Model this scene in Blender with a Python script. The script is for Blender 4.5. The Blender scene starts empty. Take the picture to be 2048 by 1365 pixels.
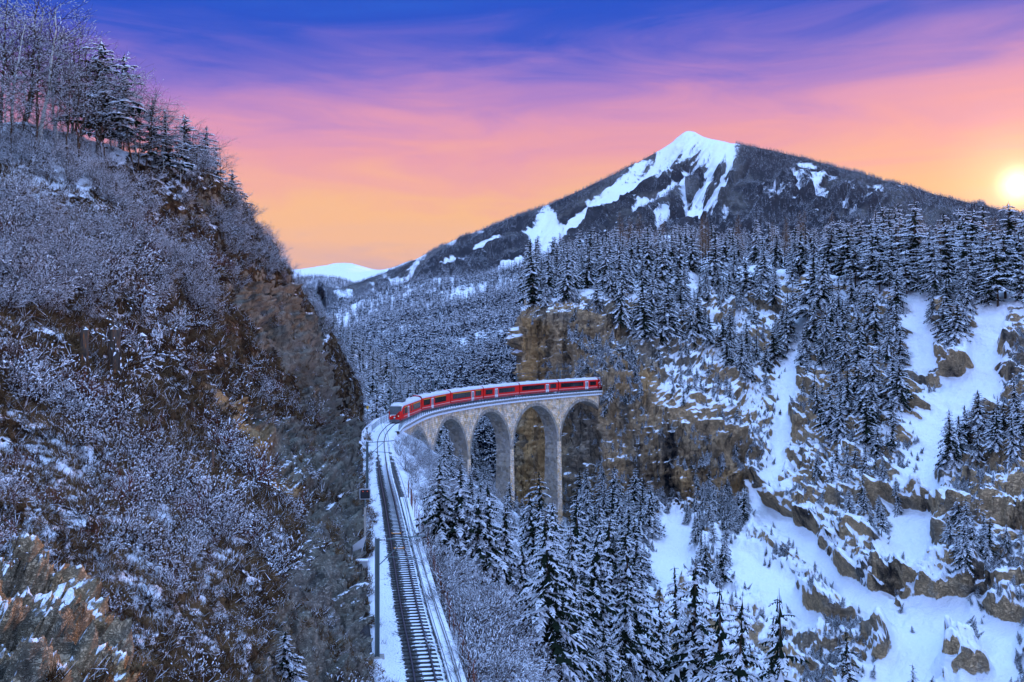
import bpy, math, random
import numpy as np
from mathutils import Matrix, Vector

# ------------------------------------------------------------------ camera, sky, sun, exposure
F, HY, CAMZ = 1980.0, 660.0, 18.0           # focal length in photo pixels, horizon row, eye height above the rails
sc = bpy.context.scene
cam_d = bpy.data.cameras.new("camera")
cam_d.sensor_width = 36.0
cam_d.lens = 36.0 * F / 2048.0
cam_d.shift_y = -22.5 / 2048.0
cam_d.clip_start, cam_d.clip_end = 0.5, 60000.0
cam = bpy.data.objects.new("camera", cam_d)
cam.location = (0, 0, CAMZ)
cam.rotation_euler = (math.radians(90), 0, 0)
sc.collection.objects.link(cam)
sc.camera = cam

SUN = Vector((1011 / F, 1.0, 290 / F)).normalized()
sun_d = bpy.data.lights.new("sun", 'SUN')
sun_d.energy = 5.0
sun_d.angle = math.radians(4.0)
sun_d.color = (1.0, 0.55, 0.28)
sun = bpy.data.objects.new("sun", sun_d)
sun.rotation_euler = SUN.to_track_quat('Z', 'Y').to_euler()
sun.location = (200, 400, 300)
sc.collection.objects.link(sun)

sc.view_settings.view_transform = 'Standard'
sc.view_settings.look = 'None'
sc.view_settings.gamma = 1.0
sc.view_settings.exposure = 0.0
sc.view_settings.use_curve_mapping = False
sc.cycles.max_bounces = 4
sc.cycles.diffuse_bounces = 1
sc.cycles.glossy_bounces = 2
sc.cycles.volume_bounces = 0
sc.cycles.transparent_max_bounces = 4
sc.cycles.use_denoising = True
sc.cycles.caustics_reflective = False
sc.cycles.caustics_refractive = False


def lin(r, g, b):
    f = lambda c: (c / 255 / 12.92) if c / 255 <= 0.04045 else ((c / 255 + 0.055) / 1.055) ** 2.4
    return (f(r), f(g), f(b), 1.0)


def build_world():
    w = bpy.data.worlds.new("World")
    sc.world = w
    w.use_nodes = True
    nt = w.node_tree
    nt.nodes.clear()
    N, L = nt.nodes.new, nt.links.new

    def math_n(op, a, b=None, c=None, clamp=False):
        n = N('ShaderNodeMath'); n.operation = op; n.use_clamp = clamp
        for i, v in enumerate((a, b, c)):
            if v is None: continue
            if isinstance(v, (int, float)): n.inputs[i].default_value = v
            else: L(v, n.inputs[i])
        return n.outputs[0]

    tc = N('ShaderNodeTexCoord')
    sep = N('ShaderNodeSeparateXYZ'); L(tc.outputs['Generated'], sep.inputs[0])
    # thin streaked cloud: shifts where each colour band sits
    mp = N('ShaderNodeMapping'); mp.inputs['Scale'].default_value = (2.2, 2.2, 13.0)
    mp.inputs['Rotation'].default_value = (0, math.radians(-4), 0)
    L(tc.outputs['Generated'], mp.inputs[0])
    nz = N('ShaderNodeTexNoise'); nz.inputs['Scale'].default_value = 2.1; nz.inputs['Detail'].default_value = 6
    nz.inputs['Roughness'].default_value = 0.55; nz.inputs['Distortion'].default_value = 0.9
    L(mp.outputs[0], nz.inputs['Vector'])
    off = math_n('MULTIPLY', math_n('SUBTRACT', nz.outputs['Fac'], 0.5), 0.095)
    z = math_n('ADD', sep.outputs['Z'], off)
    z = math_n('SUBTRACT', z, math_n('MULTIPLY', sep.outputs['X'], 0.035))
    ramp = N('ShaderNodeValToRGB'); cr = ramp.color_ramp
    stops = [(0.0, lin(200, 166, 174)), (0.05, lin(214, 174, 172)), (0.068, lin(232, 180, 162)), (0.09, lin(250, 188, 142)), (0.12, lin(255, 190, 130)),
             (0.15, lin(250, 174, 150)), (0.179, lin(240, 160, 166)), (0.204, lin(224, 150, 182)), (0.224, lin(196, 136, 192)), (0.24, lin(164, 122, 200)), (0.257, lin(128, 108, 202)),
             (0.272, lin(94, 94, 202)), (0.29, lin(42, 80, 200)), (0.306, lin(2, 74, 198)), (0.45, lin(36, 116, 226)), (0.70, lin(112, 176, 255)), (1.0, lin(150, 205, 255))]
    while len(cr.elements) < len(stops):
        cr.elements.new(0.5)
    for e, (p, c) in zip(cr.elements, stops):
        e.position = p; e.color = c
    L(z, ramp.inputs[0])
    # the sky opposite the sunset: pale lavender, fading in smoothly behind the viewer
    back = N('ShaderNodeMapRange'); back.interpolation_type = 'SMOOTHSTEP'
    L(sep.outputs['Y'], back.inputs[0])
    back.inputs[1].default_value = 0.45; back.inputs[2].default_value = -0.75
    back.inputs[3].default_value = 0.0; back.inputs[4].default_value = 0.92
    mixb = N('ShaderNodeMixRGB'); L(back.outputs[0], mixb.inputs[0]); L(ramp.outputs[0], mixb.inputs[1])
    mixb.inputs[2].default_value = (0.74, 1.00, 1.82, 1.0)
    # paler, brighter towards the zenith
    zen = N('ShaderNodeMapRange'); zen.interpolation_type = 'SMOOTHSTEP'; L(sep.outputs['Z'], zen.inputs[0])
    zen.inputs[1].default_value = 0.34; zen.inputs[2].default_value = 0.95
    zs_ = N('ShaderNodeVectorMath'); zs_.operation = 'SCALE'; zs_.inputs[0].default_value = (0.46, 0.80, 1.68); L(zen.outputs[0], zs_.inputs[3])
    za = N('ShaderNodeVectorMath'); za.operation = 'ADD'; L(mixb.outputs[0], za.inputs[0]); L(zs_.outputs[0], za.inputs[1])
    # glow round the low sun
    dot = N('ShaderNodeVectorMath'); dot.operation = 'DOT_PRODUCT'
    L(tc.outputs['Generated'], dot.inputs[0]); dot.inputs[1].default_value = SUN
    omd = math_n('SUBTRACT', 1.0, dot.outputs['Value'])
    col = za.outputs[0]
    for k, c in ((0.00008, (1.5, 1.35, 1.0)), (0.0010, (0.32, 0.27, 0.15)), (0.014, (0.16, 0.08, 0.0))):
        g = math_n('EXPONENT', math_n('MULTIPLY', omd, -1.0 / k))
        sc_ = N('ShaderNodeVectorMath'); sc_.operation = 'SCALE'; sc_.inputs[0].default_value = c; L(g, sc_.inputs[3])
        ad = N('ShaderNodeVectorMath'); ad.operation = 'ADD'; L(col, ad.inputs[0]); L(sc_.outputs[0], ad.inputs[1])
        col = ad.outputs[0]
    bg = N('ShaderNodeBackground'); L(col, bg.inputs[0]); bg.inputs[1].default_value = 1.0
    out = N('ShaderNodeOutputWorld'); L(bg.outputs[0], out.inputs[0])


build_world()

# ------------------------------------------------------------------ helpers
RNG = np.random.default_rng(7)
random.seed(7)
COL = sc.collection


def P(px, py, d):
    return ((px - 1024) / F * d, d, CAMZ - (py - HY) / F * d)


def project(V):
    d = np.maximum(V[..., 1], 1e-3)
    return 1024 + V[..., 0] / d * F, HY + (CAMZ - V[..., 2]) / d * F


def _hash(ix, iy, iz, seed):
    h = (ix.astype(np.int64) * 374761393 + iy.astype(np.int64) * 668265263 + iz.astype(np.int64) * 2147483647 + seed * 974634777) & 0xFFFFFFFF
    h = ((h ^ (h >> 13)) * 1274126177) & 0xFFFFFFFF
    h = ((h ^ (h >> 16)) * 2246822519) & 0xFFFFFFFF
    return ((h ^ (h >> 15)) & 0xFFFF) / 65535.0


def vnoise(p, seed=0):
    i = np.floor(p).astype(np.int64); f = p - i
    u = f * f * f * (f * (f * 6 - 15) + 10)
    r = 0
    for dx in (0, 1):
        wx = u[..., 0] if dx else 1 - u[..., 0]
        for dy in (0, 1):
            wy = u[..., 1] if dy else 1 - u[..., 1]
            for dz in (0, 1):
                wz = u[..., 2] if dz else 1 - u[..., 2]
                r = r + _hash(i[..., 0] + dx, i[..., 1] + dy, i[..., 2] + dz, seed) * wx * wy * wz
    return r * 2 - 1


def fbm(p, octaves=4, seed=0, gain=0.5, ridged=False):
    a, s, t = 1.0, 0.0, 0.0
    for o in range(octaves):
        n = vnoise(p * (2.03 ** o) + o * 17.3, seed + o)
        if ridged: n = 1 - 2 * np.abs(n)
        s = s + a * n; t += a; a *= gain
    return s / t


def inside(px, py, poly):
    poly = np.asarray(poly, float)
    r = np.zeros(px.shape, bool)
    j = len(poly) - 1
    for i in range(len(poly)):
        xi, yi = poly[i]; xj, yj = poly[j]
        c = ((yi > py) != (yj > py)) & (px < (xj - xi) * (py - yi) / (yj - yi + 1e-12) + xi)
        r ^= c
        j = i
    return r


def seg_dist(px, py, pts):
    d = np.full(px.shape, 1e9)
    for (x0, y0), (x1, y1) in zip(pts[:-1], pts[1:]):
        vx, vy = x1 - x0, y1 - y0
        t = np.clip(((px - x0) * vx + (py - y0) * vy) / (vx * vx + vy * vy + 1e-9), 0, 1)
        d = np.minimum(d, np.hypot(px - x0 - t * vx, py - y0 - t * vy))
    return d


def tag(o, label=None, category=None, group=None, kind=None):
    if label: o["label"] = label
    if category: o["category"] = category
    if group: o["group"] = group
    if kind: o["kind"] = kind
    return o


def link(o, parent=None):
    COL.objects.link(o)
    if parent is not None: o.parent = parent
    return o


def empty(name, loc=(0, 0, 0)):
    o = bpy.data.objects.new(name, None)
    o.location = loc
    o.empty_display_size = 0.5
    return link(o)


def np_mesh(name, V, faces, mats, midx=None, smooth=False, attrs=None, uv=None):
    """faces: (n,3) or (n,4) int array, or list of both arrays"""
    me = bpy.data.meshes.new(name)
    V = np.asarray(V, np.float32).reshape(-1, 3)
    fl = faces if isinstance(faces, list) else [faces]
    fl = [np.asarray(f, np.int32) for f in fl if len(f)]
    loops = np.concatenate([f.ravel() for f in fl])
    sizes = np.concatenate([np.full(len(f), f.shape[1], np.int32) for f in fl])
    starts = np.concatenate([[0], np.cumsum(sizes)[:-1]]).astype(np.int32)
    me.vertices.add(len(V)); me.vertices.foreach_set("co", V.ravel())
    me.loops.add(len(loops)); me.loops.foreach_set("vertex_index", loops)
    me.polygons.add(len(sizes)); me.polygons.foreach_set("loop_start", starts)
    me.polygons.foreach_set("loop_total", sizes)
    if midx is not None: me.polygons.foreach_set("material_index", np.asarray(midx, np.int32))
    me.polygons.foreach_set("use_smooth", np.full(len(sizes), bool(smooth)))
    for m in mats: me.materials.append(m)
    for k, v in (attrs or {}).items():
        a = me.attributes.new(k, 'FLOAT', 'POINT'); a.data.foreach_set("value", np.asarray(v, np.float32).ravel())
    if uv is not None:
        ul = me.uv_layers.new(name="st")
        ul.data.foreach_set("uv", np.asarray(uv, np.float32)[loops].ravel())
    me.update(calc_edges=True)
    return me


class MB:
    """collects plain shapes into one mesh"""
    def __init__(s): s.v, s.f3, s.f4, s.m3, s.m4 = [], [], [], [], []
    def pts(s, ps):
        b = len(s.v); s.v.extend([tuple(p) for p in ps]); return b
    def quad(s, a, b, c, d, m=0):
        i = s.pts((a, b, c, d)); s.f4.append((i, i + 1, i + 2, i + 3)); s.m4.append(m)
    def tri(s, a, b, c, m=0):
        i = s.pts((a, b, c)); s.f3.append((i, i + 1, i + 2)); s.m3.append(m)
    def box(s, lo, hi, m=0):
        x0, y0, z0 = lo; x1, y1, z1 = hi
        i = s.pts([(x0, y0, z0), (x1, y0, z0), (x1, y1, z0), (x0, y1, z0), (x0, y0, z1), (x1, y0, z1), (x1, y1, z1), (x0, y1, z1)])
        for f in ((0, 3, 2, 1), (4, 5, 6, 7), (0, 1, 5, 4), (1, 2, 6, 5), (2, 3, 7, 6), (3, 0, 4, 7)):
            s.f4.append(tuple(i + k for k in f)); s.m4.append(m)
    def hexa(s, bot, top, m=0):
        i = s.pts(list(bot) + list(top)); n = len(bot)
        for k in range(n):
            s.f4.append((i + k, i + (k + 1) % n, i + n + (k + 1) % n, i + n + k)); s.m4.append(m)
        if n == 4:
            s.f4.append((i + 3, i + 2, i + 1, i)); s.f4.append((i + 4, i + 5, i + 6, i + 7)); s.m4 += [m, m]
    def tube(s, pts, radii, n=5, m=0, cap=True):
        pts = [Vector(p) for p in pts]
        b0 = len(s.v)
        for k, p in enumerate(pts):
            t = (pts[min(k + 1, len(pts) - 1)] - pts[max(k - 1, 0)])
            if t.length < 1e-9: t = Vector((0, 0, 1))
            t.normalize()
            a = t.cross(Vector((0.31, 0.17, 0.93)));
            if a.length < 0.2: a = t.cross(Vector((1, 0, 0)))
            a.normalize(); b = t.cross(a)
            r = radii[k] if not isinstance(radii, (int, float)) else radii
            for q in range(n):
                an = 2 * math.pi * q / n
                s.v.append(tuple(p + a * (math.cos(an) * r) + b * (math.sin(an) * r)))
        for k in range(len(pts) - 1):
            for q in range(n):
                i = b0 + k * n
                s.f4.append((i + q, i + (q + 1) % n, i + n + (q + 1) % n, i + n + q)); s.m4.append(m)
        if cap:
            for base, flip in ((b0, True), (b0 + (len(pts) - 1) * n, False)):
                for q in range(1, n - 1):
                    f = (base, base + q, base + q + 1)
                    s.f3.append(f[::-1] if flip else f); s.m3.append(m)
    def mesh(s, name, mats, smooth=False):
        return np_mesh(name, s.v, [np.array(s.f3).reshape(-1, 3), np.array(s.f4).reshape(-1, 4)], mats,
                       s.m3 + s.m4, smooth)
    def build(s, name, mats, parent=None, smooth=False):
        return link(bpy.data.objects.new(name, s.mesh(name, mats if isinstance(mats, (list, tuple)) else [mats], smooth)), parent)


# ------------------------------------------------------------------ materials
MATS = {}


def new_mat(name, rough=0.8, spec=0.3):
    m = bpy.data.materials.new(name); m.use_nodes = True
    nt = m.node_tree
    b = nt.nodes['Principled BSDF']
    b.inputs['Roughness'].default_value = rough
    b.inputs['Specular IOR Level'].default_value = spec
    MATS[name] = m
    return m, nt, b


def noise_node(nt, scale, detail=4, rough=0.6, vec=None, stretch=None, dist=0.0):
    n = nt.nodes.new('ShaderNodeTexNoise')
    n.inputs['Scale'].default_value = scale; n.inputs['Detail'].default_value = detail
    n.inputs['Roughness'].default_value = rough; n.inputs['Distortion'].default_value = dist
    if vec is None:
        vec = nt.nodes.new('ShaderNodeNewGeometry').outputs['Position']
    if stretch:
        mp = nt.nodes.new('ShaderNodeMapping'); mp.inputs['Scale'].default_value = stretch
        nt.links.new(vec, mp.inputs[0]); vec = mp.outputs[0]
    nt.links.new(vec, n.inputs['Vector'])
    return n.outputs['Fac']


def ramp_node(nt, fac, stops):
    r = nt.nodes.new('ShaderNodeValToRGB'); cr = r.color_ramp
    while len(cr.elements) < len(stops): cr.elements.new(0.5)
    for e, (p, c) in zip(cr.elements, stops):
        e.position = p; e.color = (*c, 1.0) if len(c) == 3 else c
    nt.links.new(fac, r.inputs[0])
    return r.outputs[0]


def mth(nt, op, a, b=None, clamp=False):
    n = nt.nodes.new('ShaderNodeMath'); n.operation = op; n.use_clamp = clamp
    for i, v in enumerate((a, b)):
        if v is None: continue
        if isinstance(v, (int, float)): n.inputs[i].default_value = v
        else: nt.links.new(v, n.inputs[i])
    return n.outputs[0]


def mixc(nt, fac, a, b):
    n = nt.nodes.new('ShaderNodeMixRGB')
    for i, v in enumerate((fac, a, b)):
        if isinstance(v, (int, float)): n.inputs[i].default_value = v
        elif isinstance(v, tuple): n.inputs[i].default_value = (*v, 1.0) if len(v) == 3 else v
        else: nt.links.new(v, n.inputs[i])
    return n.outputs[0]


def attr(nt, name):
    n = nt.nodes.new('ShaderNodeAttribute'); n.attribute_name = name
    return n.outputs['Fac']


def sstep(nt, x, lo, hi):
    n = nt.nodes.new('ShaderNodeMapRange'); n.interpolation_type = 'SMOOTHSTEP'
    nt.links.new(x, n.inputs[0]); n.inputs[1].default_value = lo; n.inputs[2].default_value = hi
    return n.outputs[0]


def bump(nt, b, h, strength=0.5, dist=0.2):
    n = nt.nodes.new('ShaderNodeBump'); n.inputs['Strength'].default_value = strength; n.inputs['Distance'].default_value = dist
    nt.links.new(h, n.inputs['Height']); nt.links.new(n.outputs[0], b.inputs['Normal'])


def plain(name, c, rough=0.7, spec=0.3, var=0.0, vscale=3.0, metal=0.0):
    m, nt, b = new_mat(name, rough, spec)
    b.inputs['Metallic'].default_value = metal
    if var:
        f = noise_node(nt, vscale, 5)
        lo = tuple(x * (1 - var) for x in c); hi = tuple(min(1, x * (1 + var)) for x in c)
        nt.links.new(ramp_node(nt, f, [(0.3, lo), (0.7, hi)]), b.inputs['Base Color'])
    else:
        b.inputs['Base Color'].default_value = (*c, 1)
    return m


SNOW = (0.84, 0.86, 0.90)


def terrain_mat(name, scale, rock_stops, streak, soil=None, snow_lo=0.45, snow_hi=0.62, noise_amt=0.35, bump_d=0.3, crack_z=2.2):
    """rock or soil where it is steep or bare, snow where the ground is flat enough to hold it;
    attribute snow biases the cover, attribute rock picks bedrock over soil"""
    m, nt, b = new_mat(name, 0.9, 0.02)
    geo = nt.nodes.new('ShaderNodeNewGeometry')
    sep = nt.nodes.new('ShaderNodeSeparateXYZ'); nt.links.new(geo.outputs['Normal'], sep.inputs[0])
    f1 = noise_node(nt, scale, 6, 0.65, stretch=streak, dist=0.25)
    f2 = noise_node(nt, scale * 7, 4, 0.7)
    f = mth(nt, 'ADD', mth(nt, 'MULTIPLY', f1, 0.78), mth(nt, 'MULTIPLY', f2, 0.22))
    col = ramp_node(nt, f, rock_stops)
    big = noise_node(nt, scale * 0.55, 4, 0.6, dist=0.8)
    col = mixc(nt, mth(nt, 'MULTIPLY', sstep(nt, big, 0.50, 0.64), 0.65), col, mixc(nt, f2, (0.13, 0.125, 0.115), (0.46, 0.42, 0.35)))
    if soil:
        g1 = noise_node(nt, scale * 3.3, 5, 0.7, dist=0.3)
        scol = ramp_node(nt, g1, soil)
        col = mixc(nt, sstep(nt, attr(nt, "rock"), 0.35, 0.65), scol, col)
    ck = noise_node(nt, scale * 6.5, 5, 0.65, stretch=(1, 1, crack_z), dist=1.2)
    ckf = sstep(nt, mth(nt, 'ABSOLUTE', mth(nt, 'SUBTRACT', ck, 0.5)), 0.0, 0.045)
    ck2 = noise_node(nt, scale * 21, 4, 0.6, stretch=(1, 1, crack_z), dist=0.8)
    ckf2 = sstep(nt, mth(nt, 'ABSOLUTE', mth(nt, 'SUBTRACT', ck2, 0.5)), 0.0, 0.05)
    crack = mth(nt, 'MULTIPLY', ckf, mth(nt, 'ADD', 0.45, mth(nt, 'MULTIPLY', ckf2, 0.55)))
    if not soil:
        col = mixc(nt, crack, mixc(nt, 0.38, col, (0.012, 0.012, 0.014)), col)
    stain = noise_node(nt, scale * 4.2, 4, 0.6, stretch=(streak[0], streak[1], streak[2] * 0.45), dist=0.4)
    rocky = attr(nt, "rock")
    tan = attr(nt, "tan")
    col = mixc(nt, mth(nt, 'MULTIPLY', tan, sstep(nt, f1, 0.3, 0.6)), col, (0.72, 0.40, 0.15))
    col = mixc(nt, mth(nt, 'MULTIPLY', mth(nt, 'MULTIPLY', sstep(nt, stain, 0.54, 0.66), 0.62), mth(nt, 'MINIMUM', rocky, 1.0)), col, (0.014, 0.016, 0.021))
    n1 = noise_node(nt, scale * 2.2, 6, 0.7)
    n2 = noise_node(nt, scale * 13, 3, 0.6)
    s = mth(nt, 'ADD', sep.outputs['Z'], mth(nt, 'MULTIPLY', mth(nt, 'SUBTRACT', n1, 0.5), noise_amt * 2))
    s = mth(nt, 'ADD', s, mth(nt, 'MULTIPLY', mth(nt, 'SUBTRACT', n2, 0.5), noise_amt * 1.5))
    s = mth(nt, 'ADD', s, attr(nt, "snow"))
    sf = sstep(nt, s, snow_lo, snow_hi)
    nt.links.new(mixc(nt, sf, col, SNOW), b.inputs['Base Color'])
    bump(nt, b, mth(nt, 'ADD', mth(nt, 'ADD', mth(nt, 'ADD', f, mth(nt, 'MULTIPLY', n2, 0.45)), mth(nt, 'MULTIPLY', crack, mth(nt, 'SUBTRACT', 0.6, mth(nt, 'MULTIPLY', sf, 0.6)))), mth(nt, 'MULTIPLY', sf, 0.25)), 0.9, bump_d)
    return m


plain("snow", SNOW, 0.8, 0.05)
# snow on branches lets some light through
m_, nt_, b_ = new_mat("branch_snow", 0.8, 0.05)
b_.inputs['Base Color'].default_value = (*SNOW, 1)
tl_ = nt_.nodes.new('ShaderNodeBsdfTranslucent'); tl_.inputs[0].default_value = (0.85, 0.86, 0.88, 1)
mx_ = nt_.nodes.new('ShaderNodeMixShader'); mx_.inputs[0].default_value = 0.35
nt_.links.new(b_.outputs[0], mx_.inputs[1]); nt_.links.new(tl_.outputs[0], mx_.inputs[2])
nt_.links.new(mx_.outputs[0], nt_.nodes['Material Output'].inputs['Surface'])
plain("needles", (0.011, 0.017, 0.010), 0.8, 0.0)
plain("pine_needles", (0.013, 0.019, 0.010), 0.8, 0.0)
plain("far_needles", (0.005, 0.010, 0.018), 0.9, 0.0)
plain("bark", (0.085, 0.052, 0.034), 0.9, 0.0, 0.4, 6)
plain("larch_twig", (0.21, 0.115, 0.055), 0.9, 0.0, 0.3, 2)
plain("twig", (0.045, 0.024, 0.014), 0.9, 0.0, 0.3, 4)
plain("red_twig", (0.13, 0.035, 0.022), 0.9, 0.0, 0.3, 4)
plain("dry_grass", (0.15, 0.092, 0.045), 0.95, 0.0, 0.5, 2)
plain("dark_grass", (0.055, 0.031, 0.017), 0.95, 0.0, 0.4, 2)
plain("rail_steel", (0.035, 0.035, 0.042), 0.45, 0.5, metal=0.3)
plain("sleeper", (0.045, 0.042, 0.04), 0.9, 0.1, 0.3, 5)
plain("concrete", (0.36, 0.33, 0.29), 0.9, 0.2, 0.3, 2)
plain("mast_steel", (0.10, 0.135, 0.14), 0.6, 0.4)
plain("wire", (0.10, 0.11, 0.12), 0.6, 0.4)
plain("rust", (0.17, 0.05, 0.025), 0.9, 0.2, 0.4, 8)
plain("grey_frame", (0.42, 0.44, 0.46), 0.6, 0.3)
plain("signal_black", (0.01, 0.012, 0.016), 0.5, 0.4)
plain("white_paint", (0.75, 0.75, 0.76), 0.5, 0.3)
plain("yellow_paint", (0.75, 0.42, 0.03), 0.5, 0.3)
plain("orange_plate", (0.75, 0.30, 0.06), 0.6, 0.3)
plain("train_red", (0.85, 0.014, 0.008), 0.5, 0.2)
plain("train_dark_red", (0.40, 0.006, 0.010), 0.4, 0.4)
plain("train_glass", (0.008, 0.010, 0.014), 0.12, 0.6)
plain("train_roof", (0.66, 0.65, 0.66), 0.5, 0.3, 0.12, 1.5)
plain("train_white", (0.78, 0.78, 0.80), 0.4, 0.4)
plain("train_grey", (0.10, 0.10, 0.11), 0.7, 0.3)
plain("train_stripe", (0.80, 0.62, 0.58), 0.5, 0.3)
plain("gangway", (0.016, 0.010, 0.012), 0.9, 0.1)
m_, nt_, b_ = new_mat("headlight", 0.3, 0.5)
b_.inputs['Base Color'].default_value = (0.9, 0.8, 0.6, 1); b_.inputs['Emission Color'].default_value = (1, 0.75, 0.4, 1); b_.inputs['Emission Strength'].default_value = 0.25
m_, nt_, b_ = new_mat("red_lamp", 0.3, 0.5)
b_.inputs['Base Color'].default_value = (0.6, 0.05, 0.02, 1); b_.inputs['Emission Color'].default_value = (1, 0.12, 0.03, 1); b_.inputs['Emission Strength'].default_value = 0.5

# birch bark: chalky with dark bands
m_, nt_, b_ = new_mat("birch_bark", 0.8, 0.2)
nt_.links.new(ramp_node(nt_, noise_node(nt_, 1.2, 5, 0.7, stretch=(1, 1, 3.5)), [(0.36, (0.03, 0.025, 0.022)), (0.44, (0.42, 0.40, 0.35)), (0.7, (0.62, 0.60, 0.54))]), b_.inputs['Base Color'])
# weathered stump wood
m_, nt_, b_ = new_mat("stump_wood", 0.9, 0.1)
nt_.links.new(ramp_node(nt_, noise_node(nt_, 1.8, 5, 0.7, stretch=(3, 3, 0.5)), [(0.35, (0.035, 0.03, 0.028)), (0.55, (0.10, 0.075, 0.055)), (0.68, (0.34, 0.11, 0.03))]), b_.inputs['Base Color'])
# ballast: dark stones dusted with snow, more snow where attribute says so
m_, nt_, b_ = new_mat("ballast", 0.9, 0.05)
vo = nt_.nodes.new('ShaderNodeTexVoronoi'); vo.inputs['Scale'].default_value = 7.5
nt_.links.new(nt_.nodes.new('ShaderNodeNewGeometry').outputs['Position'], vo.inputs['Vector'])
stone = mixc(nt_, vo.outputs['Color'], (0.030, 0.032, 0.034), (0.11, 0.105, 0.10))
sv = mth(nt_, 'ADD', mth(nt_, 'ADD', attr(nt_, "snow"), mth(nt_, 'MULTIPLY', mth(nt_, 'SUBTRACT', noise_node(nt_, 6.0, 3, 0.7), 0.5), 1.3)),
         mth(nt_, 'MULTIPLY', mth(nt_, 'SUBTRACT', noise_node(nt_, 0.8, 4, 0.6), 0.5), 0.7))
nt_.links.new(mixc(nt_, sstep(nt_, sv, 0.42, 0.58), stone, SNOW), b_.inputs['Base Color'])
bump(nt_, b_, vo.outputs['Distance'], 0.9, 0.06)


def masonry(name, warm):
    m, nt, b = new_mat(name, 0.9, 0.05)
    uv = nt.nodes.new('ShaderNodeUVMap'); uv.uv_map = "st"
    br = nt.nodes.new('ShaderNodeTexBrick')
    nt.links.new(uv.outputs[0], br.inputs['Vector'])
    br.inputs['Scale'].default_value = 1.0; br.inputs['Brick Width'].default_value = 0.95; br.inputs['Row Height'].default_value = 0.46
    br.inputs['Mortar Size'].default_value = 0.035; br.inputs['Bias'].default_value = 0.0
    br.offset = 0.5
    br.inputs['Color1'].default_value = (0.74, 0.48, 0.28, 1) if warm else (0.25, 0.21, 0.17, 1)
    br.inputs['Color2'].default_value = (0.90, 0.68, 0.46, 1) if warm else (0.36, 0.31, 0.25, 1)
    br.inputs['Mortar'].default_value = (0.36, 0.28, 0.20, 1)
    n = noise_node(nt, 0.22, 5, 0.7)
    col = mixc(nt, mth(nt, 'MULTIPLY', sstep(nt, n, 0.42, 0.7), 0.55), br.outputs['Color'], (0.38, 0.34, 0.31))
    vn = nt.nodes.new('ShaderNodeTexVoronoi'); vn.inputs['Scale'].default_value = 1.35
    nt.links.new(uv.outputs[0], vn.inputs['Vector'])
    hs = nt.nodes.new('ShaderNodeHueSaturation'); nt.links.new(col, hs.inputs['Color'])
    sp = nt.nodes.new('ShaderNodeSeparateColor'); nt.links.new(vn.outputs['Color'], sp.inputs[0])
    nt.links.new(mth(nt, 'ADD', 0.72, mth(nt, 'MULTIPLY', sp.outputs[0], 0.6)), hs.inputs['Value'])
    nt.links.new(mth(nt, 'ADD', 0.7, mth(nt, 'MULTIPLY', sp.outputs[1], 0.6)), hs.inputs['Saturation'])
    nt.links.new(hs.outputs[0], b.inputs['Base Color'])
    bump(nt, b, br.outputs['Fac'], -0.6, 0.05)
    return m


masonry("stonework", True)
masonry("ring_stone", False)  # darker stone for rings and lining; paints shade on vaults and pier sides

terrain_mat("hillside_ground", 0.23, [(0.32, (0.025, 0.029, 0.029)), (0.40, (0.15, 0.15, 0.125)), (0.50, (0.34, 0.32, 0.25)), (0.58, (0.17, 0.15, 0.115)), (0.66, (0.50, 0.38, 0.24))], (1.2, 1.2, 0.6),
            soil=[(0.36, (0.010, 0.007, 0.006)), (0.47, (0.040, 0.023, 0.013)), (0.56, (0.105, 0.062, 0.032)), (0.68, (0.21, 0.14, 0.078))], snow_lo=0.86, snow_hi=0.98, noise_amt=0.6, bump_d=0.7)
terrain_mat("cliff_rock", 0.085, [(0.34, (0.012, 0.014, 0.018)), (0.40, (0.16, 0.12, 0.085)), (0.46, (0.52, 0.36, 0.21)), (0.56, (0.76, 0.50, 0.27)), (0.66, (0.60, 0.47, 0.33)), (0.74, (0.05, 0.047, 0.045))], (1.6, 1.6, 0.14),
            snow_lo=0.50, snow_hi=0.62, noise_amt=0.25, bump_d=1.0, crack_z=1.6)
terrain_mat("bank_ground", 0.12, [(0.3, (0.03, 0.025, 0.02)), (0.5, (0.12, 0.085, 0.055)), (0.7, (0.2, 0.15, 0.10))], (1, 1, 1), snow_lo=0.42, snow_hi=0.66, noise_amt=0.35, bump_d=0.4)
terrain_mat("mountain_ground", 0.004, [(0.3, (0.012, 0.016, 0.024)), (0.5, (0.045, 0.045, 0.05)), (0.7, (0.13, 0.115, 0.105))], (1, 1, 1), snow_lo=0.36, snow_hi=0.60, noise_amt=0.60, bump_d=20.0)

# ------------------------------------------------------------------ terrain patches


def crw(n, m):
    """Catmull-Rom weights: m samples over n control points"""
    t = np.linspace(0, n - 1, m); i = np.minimum(t.astype(int), n - 2); f = t - i
    Wt = np.zeros((m, n))
    c = [-0.5 * f ** 3 + f ** 2 - 0.5 * f, 1.5 * f ** 3 - 2.5 * f ** 2 + 1, -1.5 * f ** 3 + 2 * f ** 2 + 0.5 * f, 0.5 * f ** 3 - 0.5 * f ** 2]
    for k in range(4):
        np.add.at(Wt, (np.arange(m), np.clip(i + k - 1, 0, n - 1)), c[k])
    return Wt


def normals(V):
    du = np.gradient(V, axis=1); dv = np.gradient(V, axis=0)
    n = np.cross(du, dv)
    return n / (np.linalg.norm(n, axis=-1, keepdims=True) + 1e-9)


def grid_faces(nv, nu, keep=None):
    i = np.arange(nv * nu).reshape(nv, nu)
    q = np.stack([i[:-1, :-1], i[:-1, 1:], i[1:, 1:], i[1:, :-1]], -1).reshape(-1, 4)
    if keep is not None:
        q = q[keep[q].all(axis=1)]
    return q


class Patch:
    pass


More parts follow.
